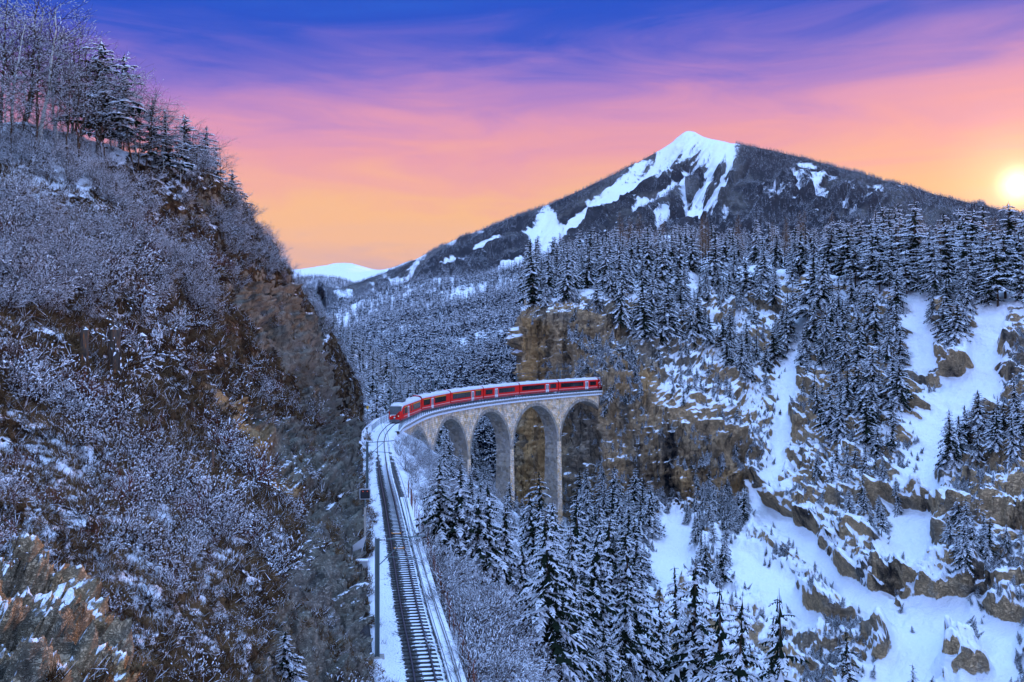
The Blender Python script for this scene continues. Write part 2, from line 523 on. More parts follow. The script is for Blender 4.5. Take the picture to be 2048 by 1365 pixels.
def make_patch(name, ctrl, nu, nv, disp, mat, attrs_fn=None, keep_fn=None, up=True):
    C = np.asarray(ctrl, float)
    Wv, Wu = crw(C.shape[0], nv), crw(C.shape[1], nu)
    V = np.einsum('ij,jkc,lk->ilc', Wv, C, Wu)
    N0 = normals(V)
    if (N0[..., 2].mean() < 0): flip = True
    else: flip = False
    if flip: N0 = -N0
    uu, vv = np.meshgrid(np.linspace(0, 1, nu), np.linspace(0, 1, nv))
    bx, by = project(V)
    V = disp(V, N0, bx, by, uu, vv)
    p = Patch()
    p.V = V; p.px, p.py = project(V); p.bx, p.by = bx, by
    N1 = normals(V) * (-1 if flip else 1)
    p.N = N1
    keep = keep_fn(V.reshape(-1, 3)) if keep_fn else None
    q = grid_faces(nv, nu, keep)
    if flip: q = q[:, ::-1]
    at = attrs_fn(p) if attrs_fn else {}
    for k in ("snow", "rock", "tan"):
        at.setdefault(k, np.zeros((nv, nu)))
    p.at = at
    me = np_mesh(name, V.reshape(-1, 3), q, [MATS[mat]], smooth=True, attrs=at)
    p.obj = tag(link(bpy.data.objects.new(name, me)), kind="structure")
    return p


def cells(p):
    V = p.V
    c = 0.25 * (V[:-1, :-1] + V[1:, :-1] + V[:-1, 1:] + V[1:, 1:])
    a = np.linalg.norm(np.cross(V[1:, :-1] - V[:-1, :-1], V[:-1, 1:] - V[:-1, :-1]), axis=-1)
    px, py = project(c)
    return c, a, px, py


def scatter(p, n, poly=None, weight=None, screen=False, jitter=True, minz=None):
    c, a, px, py = cells(p)
    w = a.copy()
    if screen: w = a / np.maximum(c[..., 1], 1) ** 2
    if poly is not None: w = w * inside(px, py, poly)
    if weight is not None: w = w * weight(c, px, py, p)
    if minz is not None: w = w * (0.25 * (p.N[:-1, :-1, 2] + p.N[1:, :-1, 2] + p.N[:-1, 1:, 2] + p.N[1:, 1:, 2]) > minz)
    wf = w.ravel()
    if wf.sum() <= 0: return np.zeros((0, 3))
    idx = RNG.choice(len(wf), size=n, p=wf / wf.sum())
    i, j = np.unravel_index(idx, w.shape)
    u, v = RNG.random(n)[:, None], RNG.random(n)[:, None]
    V = p.V
    return (V[i, j] * (1 - u) + V[i, j + 1] * u) * (1 - v) + (V[i + 1, j] * (1 - u) + V[i + 1, j + 1] * u) * v


def thin(pts, r):
    """drop points closer than r(x) metres to one already kept"""
    keep = []
    grid = {}
    for k, q in enumerate(pts):
        rr = r(q) if callable(r) else r
        g = (int(q[0] // rr), int(q[1] // rr), int(q[2] // rr))
        ok = True
        for dx in (-1, 0, 1):
            for dy in (-1, 0, 1):
                for dz in (-1, 0, 1):
                    for o in grid.get((g[0] + dx, g[1] + dy, g[2] + dz), ()):
                        if (o[0] - q[0]) ** 2 + (o[1] - q[1]) ** 2 + (o[2] - q[2]) ** 2 < rr * rr: ok = False; break
                    if not ok: break
                if not ok: break
            if not ok: break
        if ok:
            keep.append(k); grid.setdefault(g, []).append(q)
    return pts[keep]


# ------------------------------------------------------------------ the line of the railway
TRK = np.array([(7.5, -25), (3.2, 0), (-0.6, 25), (-4.4, 50.6), (-6.7, 64.5), (-9.1, 80), (-13.0, 105), (-15.1, 118), (-16.95, 130), (-19.7, 149),
                (-21.3, 161), (-22.3, 171), (-22.8, 181), (-22.75, 191), (-20.6, 208.5), (-15.7, 226), (-8.8, 242.8), (0.1, 258.6),
                (10.8, 273.2), (23.0, 286.8), (36.5, 299), (52, 311)], float)
_t = crw(len(TRK), 2400) @ TRK
for _ in range(160):
    _t[1:-1] = 0.25 * _t[:-2] + 0.5 * _t[1:-1] + 0.25 * _t[2:]
_seg = np.hypot(*np.diff(_t, axis=0).T)
_S = np.concatenate([[0], np.cumsum(_seg)])


def s_at_y(y):
    return float(np.interp(y, _t[:, 1], _S))


def track(s):
    x = np.interp(s, _S, _t[:, 0]); y = np.interp(s, _S, _t[:, 1])
    x1 = np.interp(s + 0.6, _S, _t[:, 0]); y1 = np.interp(s + 0.6, _S, _t[:, 1])
    x0 = np.interp(s - 0.6, _S, _t[:, 0]); y0 = np.interp(s - 0.6, _S, _t[:, 1])
    tx, ty = x1 - x0, y1 - y0; l = np.hypot(tx, ty)
    k = np.clip((y - 192) / 26, 0, 1); z = 0.5 * k * k * (3 - 2 * k)
    return x, y, z, tx / l, ty / l


def T(s, off=0.0, h=0.0):
    x, y, z, tx, ty = track(s)
    return (float(x + off * ty), float(y - off * tx), float(z + h))


S0, S_NOSE, S_PORTAL = s_at_y(20), s_at_y(191.3), s_at_y(288.5)
SPAN = 22.6
PIER_S = [S_NOSE + 0.5 + SPAN * k for k in range(6)]


def track_dist(V):
    """signed lateral offset from the track (right of it is positive) and arc position, by nearest point"""
    sub = _t[::6]; ss = _S[::6]
    out = np.zeros(len(V)); so = np.zeros(len(V))
    for a in range(0, len(V), 20000):
        b = V[a:a + 20000, :2]
        d2 = ((b[:, None, :] - sub[None]) ** 2).sum(-1)
        k = d2.argmin(1)
        x, y, z, tx, ty = track(ss[k])
        out[a:a + 20000] = (b[:, 0] - x) * ty - (b[:, 1] - y) * tx
        so[a:a + 20000] = ss[k]
    return out, so


# ---------------------------------------------- hillside above the track
def hill_ctrl():
    # image row, then silhouette column and depth, then depth at the outer edge of the frame
    rows = [(1640, 772, 36, 9), (1480, 760, 43, 12), (1365, 752, 49.5, 15.5), (1230, 738, 61, 19), (1110, 727, 76, 23.5), (1000, 722, 100, 28), (915, 730, 135, 33),
            (850, 728, 168, 37), (760, 700, 178, 42), (650, 634, 172, 49), (560, 578, 160, 56), (460, 518, 146, 65), (375, 448, 132, 75), (318, 345, 121, 83),
            (284, 215, 112, 91), (262, 80, 106, 98), (246, -60, 108, 106)]
    out = []
    for y, xs, ds, dl in rows:
        r = []
        for k in range(8):
            t = k / 7
            px = -330 + (xs + 330) * t
            # depth grows slowly over the slope and quickly at the shoulder
            e = 0.25 * t + 0.75 * t ** 2.6
            d = dl * (ds / dl) ** e
            r.append(P(px, y + 0.0, d))
        a = np.array(r[-1])
        r.append(tuple(a + np.array([-2.0, 10, -2.0]) * (ds / 100)))
        r.append(tuple(a + np.array([-14.0, 34, -12.0]) * (ds / 100)))
        out.append(r)
    return out


ROCK1 = [(470, 590), (560, 560), (640, 640), (670, 760), (690, 860), (640, 850), (590, 760), (520, 690)]
ROCK2 = [(440, 800), (520, 830), (600, 850), (740, 850), (735, 1010), (640, 1000), (560, 970)]
ROCK3 = [(620, 1010), (735, 1000), (780, 1400), (500, 1400), (530, 1260), (570, 1130)]
TAN1 = [(405, 785), (450, 830), (500, 890), (560, 960), (590, 985)]
TANB = [(-400, 1100), (60, 1140), (150, 1210), (200, 1290), (240, 1420), (-400, 1420)]


def soft(px, py, poly, r=25):
    n = fbm(np.stack([px / 40, py / 40, px * 0], -1), 3, 5)
    m = inside(px + n * r, py + np.roll(n, 7, 0) * r, poly).astype(float)
    return m


def blocks(V, f, seed):
    """angular blocks: one offset per broken, tilted cell"""
    w = V + np.stack([fbm(V * f * 1.3, 2, seed + 1), fbm(V * f * 1.3 + 5, 2, seed + 2), fbm(V * f * 1.3 + 9, 2, seed + 3)], -1) * (0.45 / f)
    q = np.stack([w[..., 0] * 0.9 + w[..., 2] * 0.35, w[..., 1], w[..., 2] * 1.5 - w[..., 0] * 0.4], -1) * f
    i = np.floor(q).astype(np.int64); fr = q - i
    return _hash(i[..., 0], i[..., 1], i[..., 2], seed) * 1.3 - 0.65 + (fr[..., 2] - 0.5) * 0.5


def hill_disp(V, N, bx, by, u, v):
    d = V[..., 1:2]
    big = fbm(V * 0.055, 4, 11)[..., None]
    med = fbm(V * np.array([0.35, 0.35, 0.5]), 4, 21, 0.55)[..., None]
    rock = np.maximum.reduce([soft(bx, by, q) for q in (ROCK1, ROCK2, ROCK3)])[..., None]
    bld = inside(bx, by, TANB)[..., None]
    bl_n = fbm(V * np.array([0.7, 0.7, 1.6]), 5, 27, 0.6, ridged=True)[..., None] + blocks(V, 0.9, 18)[..., None]
    rd = fbm(V * np.array([0.25, 0.12, 0.18]) + 3, 5, 31, 0.55, ridged=True)[..., None]
    edge = np.clip(1 - u, 0, 1)[..., None]
    fin = fbm(V * np.array([1.1, 1.1, 1.4]), 3, 25, 0.6)[..., None]
    amt = big * 1.6 * np.clip(d / 60, 0.25, 1.3) + med * 0.65 + fin * 0.22 + rock * (rd * 1.5 - 0.6 + fin * 0.3 + (blocks(V, 0.5, 15)[..., None] * 0.9 + blocks(V, 1.2, 16)[..., None] * 0.45)) * np.clip(d / 80, 0.55, 1.2)
    amt = amt + bld * bl_n * 0.8
    W = V + N * amt
    return W


def hill_attrs(p):
    px, py = p.bx, p.by
    rock = np.maximum.reduce([soft(px, py, q) for q in (ROCK1, ROCK2, ROCK3, TANB)])
    tan = np.clip(1.4 - seg_dist(px, py, TAN1) / 16, 0, 1) * (fbm(p.V * 0.5, 3, 3) > -0.35)
    tan = np.maximum(tan, 0.55 * inside(px, py, TANB))
    rock = np.maximum(rock, tan)
    steep = np.clip(0.78 - p.N[..., 2], 0, 1)
    rock = np.maximum(rock, np.clip((0.28 - p.N[..., 2]) * 4, 0, 1))
    up = np.clip((560 - py) / 300, 0, 1) * 0.2
    snow = 0.14 + up - 0.32 * rock + 0.25 * fbm(p.V * 0.12, 3, 9) + 0.22 * inside(px, py, TANB)
    return {"rock": rock, "tan": tan, "snow": snow}


def hill_keep(V):
    o, s = track_dist(V)
    return ~((o > -2.55) & (V[:, 2] > -1.5) & (V[:, 1] > 20))


hill = make_patch("hillside", hill_ctrl(), 300, 420, hill_disp, "hillside_ground", hill_attrs, hill_keep)

# ---------------------------------------------- bank between the track and the valley bottom
ys = np.concatenate([np.linspace(-10, 200, 12), [215, 232, 250, 268, 286, 305, 330, 360, 400]])


def bank_z(x, y):
    """height of the ground right of the line"""
    o, s = track_dist(np.stack([np.atleast_1d(x), np.atleast_1d(y)], -1).reshape(-1, 2))
    o = np.maximum(o - 1.9, 0)
    yy = np.atleast_1d(y).ravel()
    z = -0.9 - np.where(o < 4, 0.55 * o, 2.2 + 1.02 * (o - 4))
    far = -4.0 - 0.75 * (yy - 190) - 0.3 * o
    z = np.where(yy > 190, np.minimum(z, far), z)
    return np.maximum(z, -58 + 0.02 * o)


def bank_patch():
    nx, ny = 190, 330
    Y = np.linspace(12, 380, ny)
    V = np.zeros((ny, nx, 3))
    tx = np.interp(Y, _t[:, 1], _t[:, 0])
    tx = np.where(Y > 195, -22.7 - (Y - 195) * 0.12, tx)
    e = np.linspace(0, 1, nx) ** 1.35
    X = tx[:, None] + 1.95 + e[None] * 120
    V[..., 0] = X; V[..., 1] = Y[:, None]
    z = bank_z(X.ravel(), np.repeat(Y, nx)).reshape(ny, nx)
    for _ in range(3):
        z[1:-1, 1:-1] = 0.25 * (z[:-2, 1:-1] + z[2:, 1:-1] + z[1:-1, :-2] + z[1:-1, 2:])
    V[..., 2] = z
    n = fbm(V * 0.08, 4, 61) * 2.4 + fbm(V * 0.45, 3, 62) * 0.45
    V[..., 2] += n * np.clip(e[None] * 9, 0, 1) - 0.05
    p = Patch(); p.V = V; p.px, p.py = project(V); p.bx, p.by = p.px, p.py
    p.N = normals(V); p.N *= np.sign(p.N[..., 2:3])
    snow = 0.05 + 0.25 * fbm(V * 0.06, 3, 5) + 0.3 * np.clip(1 - np.abs(V[..., 1] - 190) / 25, 0, 1) * (e[None] < 0.2)
    p.at = {"snow": snow, "rock": snow * 0, "tan": snow * 0}
    q = grid_faces(ny, nx)
    me = np_mesh("bank", V.reshape(-1, 3), q, [MATS["bank_ground"]], smooth=True, attrs=p.at)
    p.obj = tag(link(bpy.data.objects.new("valley_bank", me)), kind="structure")
    return p


bank = bank_patch()

# ---------------------------------------------- cliff with the tunnel and the eroded slope right of it
RC = [1058, 1090, 1130, 1200, 1300, 1400, 1490, 1600, 1720, 1850, 1980, 2130, 2400]
RROWS = {
    1058: [(625, 319), (690, 317), (780, 315), (880, 313), (1010, 309), (1060, 300), (1130, 284)],
    1090: [(612, 314), (690, 312), (780, 309), (880, 306), (1010, 300), (1060, 292), (1130, 276)],
    1130: [(606, 311), (690, 306), (780, 301.5), (880, 298), (1010, 291), (1060, 284), (1140, 266)],
    1200: [(590, 318), (680, 303), (765, 291), (880, 287), (1010, 279), (1070, 270), (1170, 248)],
    1300: [(560, 372), (680, 314), (780, 290), (880, 283), (1000, 280), (1075, 260), (1210, 228)],
    1400: [(545, 410), (670, 352), (780, 300), (870, 279), (1000, 274), (1080, 258), (1260, 214)],
    1490: [(545, 415), (670, 365), (780, 324), (885, 288), (1010, 274), (1100, 246), (1310, 202)],
    1600: [(556, 372), (680, 335), (800, 304), (920, 276), (1040, 248), (1160, 226), (1350, 196)],
    1720: [(572, 330), (690, 305), (800, 282), (920, 257), (1040, 234), (1170, 214), (1400, 184)],
    1850: [(585, 298), (690, 280), (800, 261), (920, 240), (1040, 221), (1180, 203), (1430, 174)],
    1980: [(597, 276), (700, 260), (800, 245), (920, 228), (1040, 210), (1190, 193), (1460, 164)],
    2130: [(606, 262), (700, 248), (800, 235), (920, 219), (1040, 202), (1200, 184), (1480, 156)],
    2400: [(612, 246), (700, 234), (800, 222), (920, 208), (1040, 192), (1200, 174), (1480, 147)],
}


def right_ctrl():
    cols = []
    for px in RC:
        L_ = RROWS[px]
        b = np.array(P(px, *L_[0]))
        far = b + np.array([b[0] / b[1] * 230, 230, 26]); bk = b + np.array([b[0] / b[1] * 60, 60, 9])
        col = [tuple(far), tuple(bk)] + [P(px, *q) for q in L_]
        last = np.array(col[-1])
        col.append(tuple(last + np.array([0, -26, -14])))
        cols.append(col)
    # the left side of the cliff turns back into the gorge
    c0 = [np.array(q) for q in cols[0]]
    w1 = [tuple(q + np.array([-0.5, 30, 0])) for q in c0]
    w2 = [tuple(q + np.array([6, 110, -2])) for q in c0]
    cols = [w2, w1] + cols
    return np.array(cols).transpose(1, 0, 2)


CHUTES = [([(1640, 575), (1610, 640), (1590, 720), (1575, 800), (1560, 900), (1550, 980)], 17),
          ([(1830, 590), (1850, 660), (1850, 720)], 26), ([(1690, 600), (1700, 640)], 14),
          ([(1960, 700), (1930, 770), (1900, 850), (1870, 930), (1860, 990)], 40), ([(1985, 640), (1990, 700), (1975, 790)], 30),
          ([(1830, 1040), (1830, 1110), (1850, 1140)], 40), ([(1370, 1040), (1350, 1100), (1340, 1160)], 40),
          ([(1480, 1130), (1560, 1180), (1620, 1230)], 35), ([(1900, 1220), (1850, 1300), (1800, 1380)], 60),
          ([(1520, 1000), (1600, 1070), (1700, 1160), (1760, 1240)], 30), ([(2000, 1260), (1990, 1360)], 50)]
OUTCROPS = [[(1880, 960), (1960, 920), (2100, 930), (2100, 1060), (1960, 1070), (1880, 1040)],
            [(1570, 840), (1650, 820), (1660, 870), (1600, 880)],
            [(1610, 910), (1650, 900), (1680, 970), (1620, 970)],
            [(1520, 990), (1610, 1000), (1660, 1080), (1600, 1060)],
            [(1640, 1060), (1700, 1090), (1800, 1160), (1740, 1180), (1660, 1130)],
            [(1770, 1150), (1880, 1120), (2060, 1170), (2040, 1200), (1840, 1190)],
            [(1740, 980), (1860, 1000), (1880, 1030), (1800, 1020)],
            [(1590, 1180), (1650, 1170), (1710, 1230), (1680, 1255), (1630, 1220)],
            [(1730, 1275), (1780, 1265), (1800, 1310), (1760, 1315)], [(1880, 1280), (1960, 1300), (1980, 1360), (1920, 1350)],
            [(1910, 690), (1940, 670), (1945, 740), (1890, 760)], [(2000, 680), (2060, 660), (2060, 760), (1995, 755)],
            [(1640, 610), (1660, 600), (1665, 660), (1640, 650)],
            [(1390, 620), (1440, 600), (1460, 650), (1420, 660)], [(1970, 1190), (2060, 1200), (2060, 1250), (1980, 1240)]]
CLIFF = [(1050, 600), (1090, 590), (1170, 585), (1250, 640), (1290, 700), (1330, 720), (1300, 800), (1400, 850), (1450, 880), (1500, 930), (1500, 1010), (1490, 1075), (1400, 1070), (1330, 1030), (1200, 1020), (1040, 1040)]


def right_masks(bx, by):
    n = fbm(np.stack([bx / 45, by / 45, bx * 0], -1), 4, 77)
    n2 = fbm(np.stack([bx / 45, by / 45, bx * 0 + 9], -1), 4, 78)
    ch = np.zeros_like(bx)
    for pts, r in CHUTES:
        ch = np.maximum(ch, np.clip(1.6 - seg_dist(bx + n * 14, by, pts) / r, 0, 1))
    oc = np.zeros_like(bx)
    for q in OUTCROPS:
        oc = np.maximum(oc, inside(bx + n * 22, by + n2 * 22, q))
    cl = inside(bx + n * 18, by + n2 * 18, CLIFF).astype(float)
    for _ in range(3):
        for a in (oc, cl):
            a[1:-1, 1:-1] = 0.2 * (a[1:-1, 1:-1] + a[:-2, 1:-1] + a[2:, 1:-1] + a[1:-1, :-2] + a[1:-1, 2:])
    return ch, oc, cl


def right_disp(V, N, bx, by, u, v):
    ch, oc, cl = right_masks(bx, by)
    pl = np.clip((v - 0.20) * 12, 0, 1)            # the plateau stays calm
    # ribs that run down to the right
    q = np.stack([V[..., 0] * 0.050 + V[..., 2] * 0.055, V[..., 1] * 0.03, V[..., 2] * 0.035 - V[..., 0] * 0.02], -1)
    rib = fbm(q, 5, 41, 0.55, ridged=True)
    # stepped rock: strata with undercut ledges
    st = V[..., 2] * 0.16 + V[..., 0] * 0.05 + fbm(V * 0.05, 3, 43) * 1.3
    fr = st - np.floor(st)
    step = np.where(fr < 0.7, fr / 0.7, (1 - fr) / 0.3)
    med = fbm(V * 0.16, 5, 44, 0.6); fine = fbm(V * 0.5, 3, 45)
    # vertical buttresses on the cliff
    bt = fbm(V * np.array([0.13, 0.13, 0.022]) + 7, 5, 46, 0.6, ridged=True)
    led = fbm(V * np.array([0.05, 0.05, 0.16]) + 3, 4, 47, 0.6)
    blk = blocks(V, 0.22, 5) * 1.5 + blocks(V, 0.55, 6) * 0.7
    hf = fbm(V * np.array([0.8, 0.8, 1.1]), 3, 48, 0.6, ridged=True)
    slope = rib * 5.6 + step * 2.4 + med * 2.8 + fine * 0.9 + hf * 0.4 + blk * 0.75
    outc = 3.2 + step * 2.6 + med * 3.2 + bt * 2.0 + fine * 0.6 + hf * 0.4 + blk * 1.3
    clf = bt * 4.2 + led * 2.4 + med * 1.6 + fine * 0.4 + hf * 0.3 + blk * 0.7
    amt = slope * (1 - 0.85 * ch) * (1 - cl) * (1 - oc) + outc * oc * (1 - cl) + clf * cl
    amt = amt * (0.12 + 0.88 * pl)
    W = V + N * amt[..., None]
    # outcrops stand out towards the valley with a steep lower face
    W[..., 1] -= (oc * (1 - cl) * pl) * 3.0
    return W


def right_attrs(p):
    ch, oc, cl = right_masks(p.bx, p.by)
    tan = np.zeros_like(ch)
    for q, a in (([(1060, 640), (1110, 650), (1105, 780), (1110, 1020), (1058, 1020)], 0.75), ([(1230, 720), (1300, 740), (1290, 810), (1230, 800)], 0.6),
                 ([(1330, 930), (1480, 940), (1470, 1010), (1370, 1010)], 0.8)):
        tan = np.maximum(tan, a * soft(p.bx, p.by, q, 15))
    snow = 0.06 + 0.6 * ch - 0.14 * oc - 0.33 * cl + 0.22 * fbm(p.V * 0.05, 3, 8)
    return {"snow": snow, "tan": tan, "rock": oc + cl}


def right_keep(V):
    o, s = track_dist(V)
    hole = (np.abs(o) < 2.5) & (V[:, 2] > -2.0) & (V[:, 2] < 5.4) & (V[:, 1] > 200)
    front = (np.abs(o) < 3.4) & (s < S_PORTAL - 1.0) & (V[:, 2] > -3.0) & (V[:, 2] < 8) & (V[:, 1] > 200)
    return ~(hole | front)


right = make_patch("cliff_slope", right_ctrl(), 520, 460, right_disp, "cliff_rock", right_attrs, right_keep)

# ---------------------------------------------- gorge side beyond the viaduct, wooded hill, mountain, far ranges
L2 = [[(540, 520, 520), (575, 570, 640), (610, 620, 800), (630, 650, 960), (690, 710, 1000)],
      [(580, 610, 430), (650, 655, 520), (695, 690, 630), (735, 735, 740), (790, 790, 800)],
      [(640, 720, 345), (715, 735, 395), (775, 768, 445), (835, 815, 500), (890, 870, 545)],
      [(690, 825, 285), (760, 800, 315), (825, 832, 345), (895, 880, 375), (955, 955, 400)],
      [(720, 905, 238), (785, 868, 252), (850, 905, 266), (930, 960, 292), (1010, 1040, 305)],
      [(740, 1000, 205), (800, 980, 210), (860, 1000, 220), (940, 1060, 240), (1020, 1120, 262)]]


def soft_disp(a, f, seed):
    def g(V, N, bx, by, u, v):
        return V + N * (fbm(V * f, 5, seed)[..., None] * a)
    return g


gorge = make_patch("gorge_side", [[P(*q) for q in r] for r in L2], 110, 130, soft_disp(5, 0.03, 81), "bank_ground",
                   lambda p: {"snow": 0.15 + 0.2 * fbm(p.V * 0.02, 3, 4)})

MH = [[(600, 660, 1700), (690, 615, 1700), (780, 585, 1650), (880, 560, 1600), (960, 545, 1550), (1060, 528, 1500), (1180, 505, 1450), (1400, 480, 1400)],
      [(610, 690, 1450), (690, 640, 1400), (780, 615, 1350), (880, 595, 1300), (960, 585, 1250), (1060, 575, 1200), (1180, 565, 1150), (1400, 560, 1100)],
      [(640, 740, 1100), (715, 700, 1040), (790, 680, 980), (880, 670, 930), (960, 665, 890), (1060, 660, 850), (1180, 660, 820), (1400, 660, 800)],
      [(690, 790, 850), (750, 770, 780), (810, 760, 720), (890, 755, 680), (960, 755, 650), (1060, 755, 620), (1180, 760, 600), (1400, 760, 600)],
      [(730, 900, 640), (780, 880, 590), (830, 870, 550), (900, 870, 520), (970, 880, 490), (1060, 890, 470), (1180, 900, 460), (1400, 900, 470)],
      [(760, 1010, 500), (800, 1000, 470), (850, 1000, 440), (910, 1010, 420), (980, 1020, 410), (1060, 1030, 400), (1180, 1040, 400), (1400, 1040, 400)]]


def mh_disp(V, N, bx, by, u, v):
    return V + N * (fbm(V * 0.006, 4, 91)[..., None] * 26 + fbm(V * 0.03, 3, 92)[..., None] * 5)


midhill = make_patch("wooded_hill", [[P(*q) for q in r] for r in MH], 150, 150, mh_disp, "bank_ground",
                     lambda p: {"snow": -0.05 + 0.3 * fbm(p.V * 0.01, 3, 4)})

MCOL = [500, 580, 650, 720, 800, 905, 1000, 1100, 1180, 1280, 1340, 1375, 1410, 1455, 1540, 1640, 1760, 1880, 2000, 2150, 2400]
MRID = [640, 612, 598, 566, 535, 482, 446, 408, 372, 326, 290, 264, 276, 286, 300, 326, 360, 392, 420, 460, 530]
MDEP = [5600, 5400, 5200, 5000, 4800, 4500, 4350, 4200, 4100, 4000, 3950, 3920, 3900, 3880, 3800, 3650, 3500, 3350, 3250, 3150, 3050]


def mount_ctrl():
    rows = []
    rr = [(-0.22, 1.28), (-0.06, 1.06), (0, 1.0), (0.16, 0.90), (0.34, 0.80), (0.56, 0.69), (0.8, 0.58), (1.1, 0.45)]
    for k, (t, dk) in enumerate(rr):
        r = []
        for px, ry, d in zip(MCOL, MRID, MDEP):
            base = 640
            if k < 2:
                q = np.array(P(px, ry, d)); q[1] += d * (dk - 1); q[2] -= (d * (dk - 1)) * 0.45
                q[0] = (px - 1024) / F * q[1]
                r.append(tuple(q))
            else:
                r.append(P(px, ry + (base - ry) * t, d * dk))
        rows.append(r)
    return rows


MSNOW = [[(1262, 340), (1300, 314), (1345, 285), (1375, 258), (1405, 272), (1470, 282), (1458, 300), (1432, 322), (1400, 330), (1360, 338), (1312, 362), (1262, 388), (1225, 400), (1215, 380)],
         [(1378, 392), (1400, 385), (1402, 415), (1395, 443), (1358, 445), (1370, 415)], [(1312, 425), (1345, 395), (1352, 415), (1335, 445), (1306, 462)],
         [(1060, 450), (1085, 425), (1112, 428), (1122, 452), (1090, 478), (1060, 498), (1054, 470)],
         [(1610, 362), (1640, 362), (1668, 380), (1660, 395), (1650, 424), (1640, 420), (1632, 388), (1614, 378)], [(1712, 414), (1745, 398), (1760, 412), (1722, 432)]]
MCHUTE = [([(1300, 350), (1240, 385), (1185, 425), (1120, 465), (1050, 515), (985, 548)], 10), ([(1260, 350), (1200, 392), (1140, 430), (1085, 470), (1062, 500)], 3.5),
          ([(1400, 325), (1370, 350), (1330, 375), (1290, 402), (1240, 440), (1185, 476)], 6), ([(1440, 300), (1420, 345), (1400, 385), (1385, 430)], 8), ([(1462, 305), (1455, 345), (1430, 390), (1396, 436)], 5.5),
          ([(1368, 340), (1364, 375), (1372, 405), (1358, 440)], 4), ([(1290, 390), (1250, 425), (1195, 468)], 4), ([(1588, 350), (1596, 370), (1604, 390)], 4), ([(1178, 395), (1172, 430)], 2.5), ([(1205, 385), (1196, 415)], 2),
          ([(1500, 320), (1480, 345), (1470, 365)], 2.5), ([(860, 497), (815, 540), (780, 560)], 2.5), ([(1000, 470), (950, 500), (900, 522)], 4), ([(930, 500), (880, 530), (850, 545)], 3), ([(1690, 400), (1684, 440)], 3),
          ([(1560, 395), (1550, 425)], 3), ([(1530, 370), (1515, 400)], 2.5), ([(1600, 332), (1628, 334)], 3.5), ([(1345, 320), (1320, 345), (1275, 372)], 4)]


def mount_snow(px, py):
    n = fbm(np.stack([px / 22, py / 22, px * 0], -1), 4, 55)
    n2 = fbm(np.stack([px / 22, py / 22, px * 0 + 5], -1), 4, 56)
    m = np.zeros_like(px)
    for q in MSNOW:
        m = np.maximum(m, inside(px + n * 9, py + n2 * 9, q))
    ch = np.zeros_like(px)
    for pts, r in MCHUTE:
        ch = np.maximum(ch, np.clip(1.8 - seg_dist(px + n * 6, py + n2 * 6, pts) / r, 0, 1))
    # bare ribs of rock between the gullies of the summit and thin snow between the trees
    ribs = fbm(np.stack([px / 30 + py / 36, py / 110, px * 0], -1), 5, 57, 0.6, ridged=True)
    m = np.maximum(ch, m * np.clip(1.0 - 5 * np.clip(ribs - 0.36, 0, 1), 0.12, 1))
    return np.maximum(m, 0.55 * (n2 > 0.34) * (py > 340))


def mount_disp(V, N, bx, by, u, v):
    q = np.stack([bx / 75 + by / 95, by / 420, bx * 0], -1)
    rid = fbm(q, 4, 71, 0.55, ridged=True)
    g = fbm(V * 0.0045, 5, 72, 0.55)
    m = mount_snow(bx, by)
    k = np.clip((v - 0.286) * 6, 0.0, 1)
    amt = (rid * 80) * k + g * (4 + 50 * k) - m * 26 * k
    return V + N * amt[..., None]


def blur(a, n=3):
    a = a.copy()
    for _ in range(n):
        a[1:-1, 1:-1] = 0.2 * (a[1:-1, 1:-1] + a[:-2, 1:-1] + a[2:, 1:-1] + a[1:-1, :-2] + a[1:-1, 2:])
    return a


mount = make_patch("mountain", mount_ctrl(), 420, 260, mount_disp, "mountain_ground",
                   lambda p: {"snow": -0.85 + 1.15 * blur(mount_snow(p.bx, p.by), 4) + 0.75 * np.clip((335 - p.by) / 60, 0, 1) * (p.bx < 1480) + 0.2 * fbm(p.V * 0.006, 3, 12)})

FAR1 = [[(480, 560, 9800), (560, 540, 9600), (620, 528, 9400), (690, 516, 9400), (760, 528, 9400), (860, 512, 9600), (1000, 540, 9800)],
        [(480, 580, 8800), (560, 562, 8700), (620, 553, 8600), (690, 548, 8600), (760, 552, 8600), (860, 545, 8600), (1000, 560, 8800)],
        [(480, 640, 7600), (560, 640, 7600), (620, 640, 7600), (690, 640, 7600), (760, 640, 7600), (860, 640, 7600), (1000, 640, 7600)]]
far1 = make_patch("far_range", [[P(q[0], q[1] + 8, q[2] * 0.74) for q in r] for r in FAR1], 120, 60, soft_disp(40, 0.002, 33), "mountain_ground", lambda p: {"snow": 0.2 + 0.4 * fbm(p.V * 0.003, 3, 14)})
FAR2 = [[(480, 572, 6900), (560, 562, 6800), (600, 556, 6600), (640, 553, 6500), (700, 562, 6500), (760, 600, 6500)],
        [(480, 600, 6300), (560, 592, 6200), (600, 588, 6100), (640, 585, 6000), (700, 590, 6000), (760, 610, 6000)],
        [(480, 660, 5300), (560, 660, 5300), (600, 660, 5300), (640, 660, 5300), (700, 660, 5300), (760, 660, 5300)]]
far2 = make_patch("far_hill", [[P(q[0], q[1], q[2] * 0.86) for q in r] for r in FAR2], 90, 60, soft_disp(22, 0.004, 34), "mountain_ground", lambda p: {"snow": np.full(p.px.shape, -0.1)})

# valley floor out to the horizon
me = np_mesh("valley_floor", [(-30000, -3000, -64), (30000, -3000, -64), (30000, 30000, -64), (-30000, 30000, -64)], np.array([[0, 1, 2, 3]]), [MATS["bank_ground"]],
             attrs={"snow": [0.2] * 4, "rock": [0] * 4, "tan": [0] * 4})
tag(link(bpy.data.objects.new("ground", me)), kind="structure")

